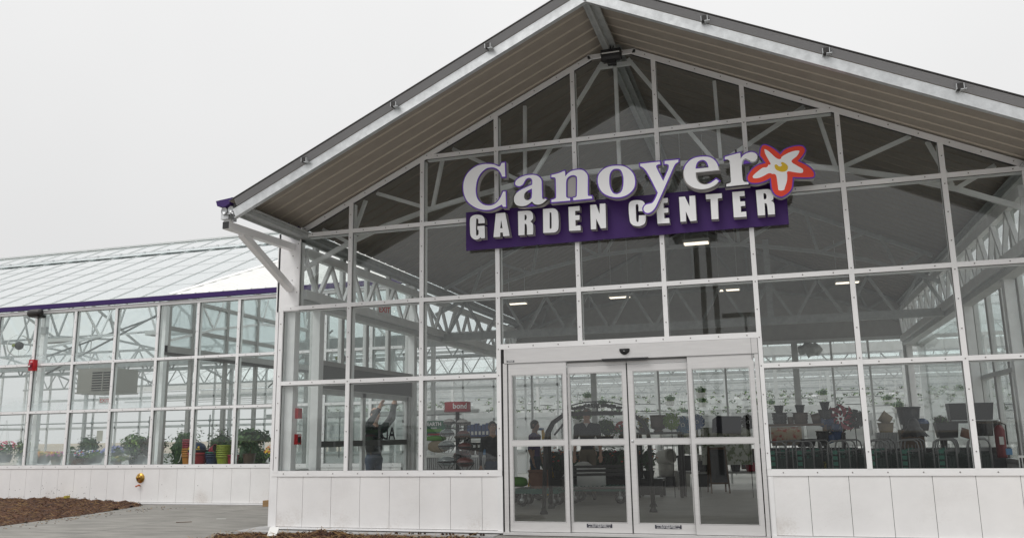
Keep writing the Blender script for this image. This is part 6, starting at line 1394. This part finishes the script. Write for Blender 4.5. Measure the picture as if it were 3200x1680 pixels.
# soil bag stack with writing
b = MB('green_pack'); b.box(-4.95, -4.42, 4.42, 4.75, 1.53, 1.82).m('lime_pack').box(-4.94, -4.5, 4.412, 4.42, 1.60, 1.66).m('red_plastic').box(-4.8, -4.46, 4.41, 4.42, 1.535, 1.57); b.m('text_white').text('EARTH', -4.66, 1.725, 4.408, .095, bold=.004, sx=1.05).text('PLANTS', -4.66, 1.665, 4.408, .035, bold=.001)
tag(b.build('soil_box', at=(-4.7, 4.5, 1.53)), 'green box of plant food printed EARTH left of the glove rack', 'box')
bag((-4.64, 4.45, 1.47), 'bright lime green pack under the green EARTH box', (.42, .26, .12), 'lime_pack')
bag((-4.55, 4.40, 1.31), 'tan sack below the lime green pack', (.40, .3, .24), 'tan_pot')
b = MB('corr_steel')
x = -4.9
while x < -3.2: b.lathe([(.022, 0), (.022, .95)], (x, 4.3, .17), 8); x += .044
b.box(-4.9, -3.2, 4.3, 4.9, .17, 1.10).m('white_plastic').box(-4.92, -3.18, 4.26, 4.92, 1.10, 1.14); tag(b.build('steel_counter', at=(-4.05, 4.5, .17)), 'counter faced with corrugated steel behind the glove rack', 'counter')
T_ = thing('shelf_unit', 'shelf of blue packs left of the door', 'shelf', (-3.7, 4.9, .17))
MB('black_metal').box(-4.15, -3.25, 4.75, 5.1, 1.46, 1.49).box(-4.15, -3.25, 4.75, 5.1, 1.22, 1.25).box(-4.15, -4.12, 4.75, 5.1, .17, 1.8).box(-3.28, -3.25, 4.75, 5.1, .17, 1.8).build('shelves', T_)
for k in range(10): tag(MB('blue_pack').box(-4.08 + .08 * k, -4.015 + .08 * k, 4.76, 4.9, 1.49, 1.72 + .02 * (k % 3)).m('white_plastic').box(-4.07 + .08 * k, -4.025 + .08 * k, 4.757, 4.76, 1.53, 1.60).build('bottle', at=(-4.05 + .08 * k, 4.83, 1.49)), ORD[k] + ' blue pack from the left on the shelf beside the door', 'pack', 'blue packs on the shelf')
for k in range(8): tag(MB('dark_glaze').box(-4.06 + .10 * k, -3.99 + .10 * k, 4.76, 4.9, 1.25, 1.38).m('white_plastic').box(-4.05 + .10 * k, -4.0 + .10 * k, 4.757, 4.76, 1.28, 1.33).build('jar', at=(-4.03 + .10 * k, 4.83, 1.25)), ORD[k] + ' dark jar from the left on the shelf below the blue packs', 'jar', 'jars on the lower shelf')
tag(MB('sky_blue').box(-3.62, -3.30, 4.2, 4.24, 1.15, 1.25).build('blue_tub', at=(-3.45, 4.2, 1.15)), 'bright blue strip on the counter beside the person in black', 'tub')
for k in range(7): _oldpot('pot', ORD[k] + ' small pot from the left on the corrugated steel counter', 'pot', (-4.1 + .13 * k, 4.4, 1.14), .055, .09, 'brown_glaze', group='small pots on the steel counter', n=12)

# ------------------------------------------------------------------ right of the door: carts, pots, plants
def shopping_cart():
    t = thing('shopping_cart', 'garden shopping cart with a grey hoop handle and green basket', 'shopping cart', (0, 0, 0), 'shopping carts parked along the right windows')
    b = MB('hoop_grey'); b.tube([(-.135, 0, .12), (-.135, -.02, 1.10), (-.12, -.02, 1.165), (-.08, -.02, 1.195), (.08, -.02, 1.195), (.12, -.02, 1.165), (.135, -.02, 1.10), (.135, 0, .12)], .0115, 8)
    b.tube([(-.135, 0, .2), (-.12, .75, .16)], .012, 6).tube([(.135, 0, .2), (.12, .75, .16)], .012, 6).tube([(-.13, 0, 1.05), (.13, 0, 1.05)], .009, 6); b.build('frame', t)
    b = MB('cart_green')
    for k in range(9): z = .42 + .075 * k; b.box(-.075, -.015, -.035, -.02, z, z + .05)
    b.m('hoop_grey').bar((-.085, -.03, .35), (-.085, -.03, 1.12), .008, .008).bar((-.005, -.03, .35), (.012, -.03, 1.12), .010, .010); b.build('child_seat', t)
    b = MB('cart_dark'); z0, z1 = .45, 1.0
    b.box(-.125, .125, .055, .06, z0, .97).box(-.125, -.12, .06, .7, z0, .97).box(.12, .125, .06, .7, z0, .97)
    for z in (z0, .70, .78, .86, .94, z1): b.tube([(-.13, .05, z), (.13, .05, z), (.115, .72, z), (-.115, .72, z)], .006, 4, closed=True)
    for k in range(7): x = -.13 + .0433 * k; b.tube([(x, .05, z0), (x, .05, z1)], .005, 4).tube([(x * .88, .72, z0), (x * .88, .72, z1)], .005, 4)
    for k in range(9): y = .05 + .084 * k; b.tube([(-.13, y, z0), (-.13, y, z1)], .005, 4).tube([(.13, y, z0), (.13, y, z1)], .005, 4)
    b.box(-.125, .125, .06, .71, z0 - .01, z0 + .005); b.build('basket', t)
    for x in (-.13, .13):
        for y in (.04, .70): MB('black_plastic').lathe([(0, -.012), (.055, -.012), (.06, 0), (.055, .012), (0, .012)], (x, y, .06), 12, axis=(1, 0, 0)).build('wheel', t)
    return t
sc = shopping_cart(); first = True
words = ['leftmost', 'second', 'third', 'fourth', 'fifth', 'sixth', 'rightmost']
for i, x in enumerate((1.93, 2.285, 2.74, 3.20, 3.60, 4.045, 4.45)):
    for j in range(3):
        lb = f'{"front" if j == 0 else "middle" if j == 1 else "back"} garden cart with grey hoop handle in the {words[i]} row behind the right windows'
        loc = (x + .14 * j, .74 + .7 * j, .17)
        if first: sc.location = loc; sc['label'] = lb; first = False
        else: copy_tree(sc, loc=loc, label=lb)
def shelf(loc, label, w_, d, zs, m='black_metal'):
    t = thing('display_rack', label, 'rack', (0, 0, 0))
    for z in zs: MB(m).box(-w_ / 2, w_ / 2, -d / 2, d / 2, z - .04, z).build('shelf', t)
    for x in (-w_ / 2 + .03, w_ / 2 - .03):
        for y in (-d / 2 + .03, d / 2 - .03): MB(m).box(x - .025, x + .025, y - .025, y + .025, 0, max(zs)).build('leg', t)
    t.location = loc; return t
shelf((2.28, 4.1, .17), 'dark rack of glazed pots right of the door', 1.0, .45, (1.46, .9), 'wood_dark')
for k, (x, m, mm) in enumerate(((2.02, 'dark_glaze', 'dark_glaze'), (2.37, 'brown_glaze', 'dark_glaze'))):
    _oldpot('pot', ('left' if k == 0 else 'right') + ' wide bowl shaped pot on the dark rack', 'pot', (x, 4.05, 1.63), .13, .19, m, group='glazed pots on the dark rack', taper=.8, rings=1)
    _oldpot('pot', ('left' if k == 0 else 'right') + ' small black pot stacked on the wide pot', 'pot', (x, 4.05, 1.82), .085, .13, mm, group='glazed pots on the dark rack', taper=.65)
_oldpot('pot', 'brown round pot lying beside the right wide pot', 'pot', (2.55, 4.05, 1.70), .09, .14, 'brown_glaze', tilt=R(80), taper=.9)
_oldpot('pot', 'small brown pot between the two wide pots', 'pot', (2.2, 4.05, 1.63), .055, .12, 'brown_glaze', taper=.9)
shelf((2.85, 4.15, .17), 'dark stand holding the blue pots', .45, .4, (1.30, .8))
_oldpot('pot', 'small black pot topping the blue pots', 'pot', (2.78, 4.0, 1.86), .085, .13, 'dark_glaze', taper=.6)
_oldpot('pot', 'green grey wide pot under the topmost black pot', 'pot', (2.78, 4.0, 1.70), .12, .16, 'dark_glaze', taper=.85)
for k, (x, y, z, r) in enumerate(((2.72, 3.95, 1.56, .09), (2.84, 3.95, 1.58, .08), (2.90, 3.9, 1.50, .08), (2.80, 4.1, 1.5, .1), (2.98, 4.0, 1.46, .09), (2.92, 4.0, 1.34, .1), (2.85, 3.95, 1.30, .09))):
    _oldpot('pot', ORD[k] + ' glossy blue pot from the top left in the blue cluster', 'pot', (x, y, z), r, r * 1.5, 'blue_glaze', tilt=R(random.uniform(-30, 30)), group='blue glazed pots')
_oldpot('urn', 'black ringed urn below the blue pots', 'urn', (2.70, 3.9, 1.24), .11, .26, 'dark_glaze', rings=1, foot=.03)
_oldpot('urn', 'low black bowl planter on the table left of the urn', 'planter', (2.42, 3.9, 1.24), .17, .13, 'dark_glaze', taper=.8)
tag(MB('floral_red').lathe([(0, 0), (.16, 0), (.16, .5), (0, .5)], (0, 0, 0), 20, axis=(1, 0, .0)).xf(Matrix.Translation((1.86, 3.9, 1.42))).build('cushion_roll', at=(1.86, 3.9, 1.42)), 'rolled cushion with a red flower print under the pot rack', 'cushion')
tag(MB('tan_pot').box(1.9, 2.35, 3.8, 4.1, .95, 1.22).m('paper').box(2.12, 2.24, 3.79, 3.8, 1.05, 1.14).build('carton', at=(2.1, 3.9, .95)), 'brown carton with a pale label under the floral cushion', 'box')
table((2.4, 3.6, .17), 'low dark table behind the left shopping carts', 1.6, .5, 1.06, 'dark_glaze')
planted('yellow green round leafed plant between the second and third cart rows', (2.70, 1.75, .55), .15, .2, .26, .34, mats=('leaf_yellow', 'leaf_yellow', 'leaf'), n=260, size=.10)
b = MB('corr_steel'); x = 3.56
while x < 3.86: b.lathe([(.012, 0), (.012, .24)], (x, 3.75, 1.22), 6); x += .024
b.box(3.55, 3.87, 3.75, 4.1, 1.2, 1.46); tag(b.build('steel_bin', at=(3.7, 3.9, 1.2)), 'ribbed steel bin under the tan pots', 'bin')
table((4.35, 4.1, .17), 'dark display table behind the right shopping carts', 2.3, .7, 1.03, 'dark_glaze')
_oldpot('pot', 'large ribbed dark pot standing tallest among the right goods', 'pot', (4.12, 4.2, 1.50), .19, .38, 'dark_glaze', taper=.72, rings=0)
tag(MB('wood_dark').box(3.95, 4.3, 4.0, 4.4, 1.2, 1.50).build('plinth', at=(4.12, 4.2, 1.2)), 'dark plinth below the large ribbed pot', 'plinth')
_oldpot('pot', 'square tan pot tipped on its side beside the ribbed pot', 'pot', (3.80, 4.0, 1.64), .10, .17, 'tan_pot', tilt=R(-55), taper=.8)
_oldpot('pot', 'upright tan pot below the tipped one', 'pot', (3.72, 4.0, 1.46), .13, .16, 'tan_pot', taper=.8)
tag(MB('white_plastic').box(3.93, 3.96, 3.80, 3.803, 1.52, 1.58).build('price_tag', at=(3.945, 3.8, 1.52)), 'white price tag hanging below the tan pots', 'tag')
b = MB('umbrella_black')
for k in range(8):
    a0, a1 = k * .785, (k + 1) * .785; r0 = .22
    b.add([(0, 0, .30), (r0 * math.cos(a0), r0 * math.sin(a0), .02), (r0 * .86 * math.cos((a0 + a1) / 2), r0 * .86 * math.sin((a0 + a1) / 2), .05), (r0 * math.cos(a1), r0 * math.sin(a1), .02)], [(0, 1, 2, 3)], False)
b.ball((0, 0, .2), .09, 10, 6, sz=1.4); o = b.build('black_bird_cover'); o.name = 'umbrella'; o.location = (4.03, 3.1, 1.36); tag(o, 'black cone shaped umbrella canopy beside the blue ball', 'umbrella')
b = MB('blue_glaze'); b.ball((0, 0, .12), .10, 16, 10, sz=.85); b.m('black_plastic').lathe([(.08, 0), (.10, .10), (.104, .11)], (0, 0, 0), 16); o = b.build('gazing_ball'); o.location = (4.28, 3.9, 1.48); tag(o, 'shiny blue ball in a black bowl', 'garden ball')
tag(MB('black_plastic').poly([[(4.50, 1.36), (4.77, 1.36), (4.80, 1.60), (4.46, 1.60)]], 3.8, 4.1).build('square_planter', at=(4.63, 4, 1.36)), 'big square black planter right of the blue ball', 'planter')
planted('grey green plant in the big square black planter', (4.56, 3.95, 1.56), .1, .04, .13, .12, mats=('leaf', 'leaf_bronze'), n=110, size=.05)
_oldpot('pot', 'small brown pot at the foot of the square black planter', 'pot', (4.83, 3.6, 1.36), .08, .14, 'terracotta', tilt=R(20), taper=.9)
shelf((5.05, 4.3, .17), 'dark rack of large black planters near the right wall', .9, .4, (1.46, 1.0), 'black_metal')
tag(MB('black_plastic').poly([[(4.76, 1.64), (5.02, 1.64), (5.06, 1.92), (4.74, 1.92)]], 4.15, 4.45).build('square_planter', at=(4.9, 4.3, 1.64)), 'left black box planter on the rack near the right wall', 'planter', 'box planters on the right rack')
tag(MB('black_plastic').poly([[(5.08, 1.64), (5.38, 1.64), (5.42, 1.92), (5.06, 1.92)]], 4.15, 4.45).build('square_planter', at=(5.23, 4.3, 1.64)), 'right black box planter on the rack near the right wall', 'planter', 'box planters on the right rack')
_oldpot('pot', 'dark round planter under the right rack', 'pot', (5.18, 3.9, 1.38), .14, .24, 'dark_glaze', taper=.9)
b = MB('extinguisher_red'); b.lathe([(0, 0), (.07, 0), (.075, .03), (.075, .42), (.05, .48), (.025, .50)], (0, 0, 0), 16); b.m('black_metal').lathe([(.02, .50), (.02, .56), (0, .56)], (0, 0, 0), 8).tube([(0, 0, .55), (.09, -.02, .5), (.085, -.03, .2)], .012, 6).m('white_plastic').box(-.03, .03, -.078, -.07, .2, .32).m('galv').ball((0, -.03, .56), .025, 8, 5)
o = b.build('fire_extinguisher'); o.location = (5.28, 3.35, 1.05); tag(o, 'red fire extinguisher hung on the right wall of the hall', 'fire extinguisher')
b = MB('white_plastic').box(4.86, 4.98, .60, .604, .55, 1.16).m('black_plastic')
for k in range(3): b.box(4.872 + .036 * k, 4.893 + .036 * k, .596, .6, .5, 1.13)
tag(b.build('striped_sign', at=(4.92, .6, .55)), 'white and black striped board standing inside the right window', 'board')
tag(MB('sky_blue').box(4.80, 4.87, .9, .93, 1.16, 1.24).build('blue_cloth', at=(4.83, .9, 1.16)), 'small light blue cloth on the rightmost cart row', 'cloth')

# ------------------------------------------------------------------ rear: pale display racks and baskets
random.seed(21)
rk = thing('plant_rack', 'pale stepped display rack with plants in the rear greenhouse', 'rack', (0, 0, 0), 'pale display racks in the rear greenhouse')
b = MB('white_cloth')
for k in range(4): b.box(-.9, .9, -.25 + .12 * k, -.20 + .12 * k, 0.95 + .2 * k, 1.20 + .2 * k).box(-.9, .9, -.25 + .12 * k, -.1 + .12 * k, 1.18 + .2 * k, 1.2 + .2 * k)
b.m('frame_grey').box(-.88, -.84, -.2, .25, 0, 1.6).box(.84, .88, -.2, .25, 0, 1.6).box(-.9, .9, -.2, .2, .9, .95); b.build('trays', rk)
b = MB('leaf')
for k in range(5):
    x = -.75 + .37 * k; crown(b, (x, .2, 1.86), .13, .10, .07, 22, .055, ('leaf', 'leaf_dark', 'leaf_pale', 'leaf_bronze'))
    if k == 1: crown(b, (x + .1, -.15 + .1 * k * .5, 1.3 + .06 * k), .09, .08, .06, 12, .05, ('leaf', 'leaf_dark'))
b.build('foliage', rk)
ordn = 0
for row, y in enumerate((14.6, 17.2, 20.5, 24.0, 28.5, 34.0)):
    sc_ = (1.0, 1.12, 1.25, 1.4, 1.6, 1.8)[row]
    x = -9 - row * 3; ci = 0
    while x < 12 + row * 2.2:
        if y < 19 and x < -4.5: x += 2; continue
        loc = (x, y + random.uniform(-.5, .5), .165 + random.uniform(-.12, .12))
        lb = f'{ORD[ci]} pale stepped rack from the left in the {ORD[row]} row behind the hall'; ci += 1
        if ordn == 0: rk.location = loc; rk.scale = (sc_,) * 3; rk['label'] = lb
        else: copy_tree(rk, loc=loc, rz=random.uniform(-.1, .1), scale=sc_, label=lb)
        ordn += 1; x += 1.95 * sc_ + random.choice((0, 0, .15, .5))
hb = planted('hanging basket in the rear greenhouse', (0, 0, 0), .16, .14, .24, .2, 'white_plastic', mats=('leaf', 'leaf_dark', 'leaf_pale'), n=90, size=.07, hang=.8, name='hanging_basket', cat='hanging basket', group='hanging baskets in the rear greenhouse')
k = 0
for ri, y in enumerate((15.6, 18.3, 21.5, 24.4)):
    x = -4 if y < 24 else -9; ci = 0
    while x < 11:
        loc = (x + random.uniform(-.3, .3), y + random.uniform(-.8, .8), random.uniform(1.9, 2.6))
        lb = f'{ORD[ci]} hanging basket from the left in the {ORD[ri]} hanging row behind the hall'; ci += 1
        if k == 0: hb.location = loc; hb['label'] = lb
        else: copy_tree(hb, loc=loc, label=lb)
        k += 1; x += random.choice((1.6, 2.4, 3.6))

# ------------------------------------------------------------------ lot behind the camera, seen mirrored in the panes
CR = thing('parked_car', 'silver sport utility car in the lot, mirrored in the lower left panes', 'car', (-7.6, -8.6, .03))
def prism_y(b, pts, y0, y1, t0=0, t1=0): b.poly([orient([pts])[0]], y0, y1)
b = MB('car_paint'); body = [(-10.1, .35), (-10.15, .75), (-10.05, 1.12), (-9.9, 1.18), (-5.95, 1.16), (-5.3, 1.06), (-5.0, .92), (-4.95, .55), (-5.02, .33), (-5.25, .33), (-5.35, .55), (-5.6, .70), (-5.9, .70), (-6.15, .55), (-6.25, .33), (-8.65, .30), (-8.75, .55), (-9.0, .70), (-9.3, .70), (-9.55, .55), (-9.65, .33)]
b.poly([orient([body])[0]], -9.5, -7.7)
roof = [(-9.95, 1.84), (-9.7, 1.90), (-8.0, 1.94), (-7.1, 1.86), (-6.9, 1.80), (-7.1, 1.79), (-9.9, 1.79)]
b.poly([orient([roof])[0]], -9.32, -7.88)
for y in (-9.40, -7.80):
    yr = -9.30 if y < -9 else -7.90
    for p, q in (((-9.98, 1.17), (-9.92, 1.82)), ((-8.75, 1.17), (-8.75, 1.82)), ((-7.45, 1.17), (-7.5, 1.82)), ((-6.05, 1.15), (-7.0, 1.82))): b.bar((p[0], y, p[1]), (q[0], yr, q[1]), .06, .05)
b.build('body', CR)
g = MB('car_glass')
for y, yr in ((-9.41, -9.31), (-7.79, -7.89)):
    g.add([(-9.95, y, 1.18), (-6.1, y, 1.16), (-7.0, yr, 1.80), (-9.9, yr, 1.80)], [(0, 1, 2, 3)])
g.add([(-6.0, -9.35, 1.16), (-6.0, -7.85, 1.16), (-6.98, -7.92, 1.81), (-6.98, -9.28, 1.81)], [(0, 1, 2, 3)]); g.add([(-10.0, -9.35, 1.18), (-10.0, -7.85, 1.18), (-9.93, -7.92, 1.82), (-9.93, -9.28, 1.82)], [(0, 1, 2, 3)])
g.build('windows', CR)
for x in (-9.15, -5.75):
    for y in (-9.38, -7.82):
        wv = MB('black_plastic'); wv.lathe([(0, -.1), (.22, -.1), (.33, -.09), (.35, 0), (.33, .09), (.22, .1), (0, .1)], (x, y, .38), 24, axis=(0, 1, 0)); wo = wv.build('wheel', CR)
        MB('galv').lathe([(0, -.108), (.2, -.104), (.2, .104), (0, .108)], (x, y, .38), 18, axis=(0, 1, 0)).build('rim', wo)
for y in (-9.2, -8.0): MB('white_plastic').ball((-5.03, y, .88), .12, 10, 6, sx=.5, sy=1.2, sz=.6).build('headlight', CR)
TS = thing('twin_post_frame', 'dark twin post frame in the lot, mirrored in the glass above the door', 'post frame', (-.3, -20, .03))
for x in (-.50, -.04): MB('black_metal').box(x - .09, x + .09, -20.1, -19.9, .03, 8.6).build('post', TS)
MB('black_metal').box(-1.3, .3, -20.5, -19.5, 8.6, 8.9).build('top_slab', TS)
LP = thing('street_lamp', 'dark lamp post with a flat head, mirrored above the right door panel', 'street lamp', (.92, -20.6, .03))
MB('black_metal').tube([(.92, -20.6, .03), (.92, -20.6, 5.65)], .07, 10, r2=.045).build('pole', LP)
MB('black_metal').box(.1, 1.45, -20.75, -20.45, 5.65, 5.78).build('lamp_head', LP)
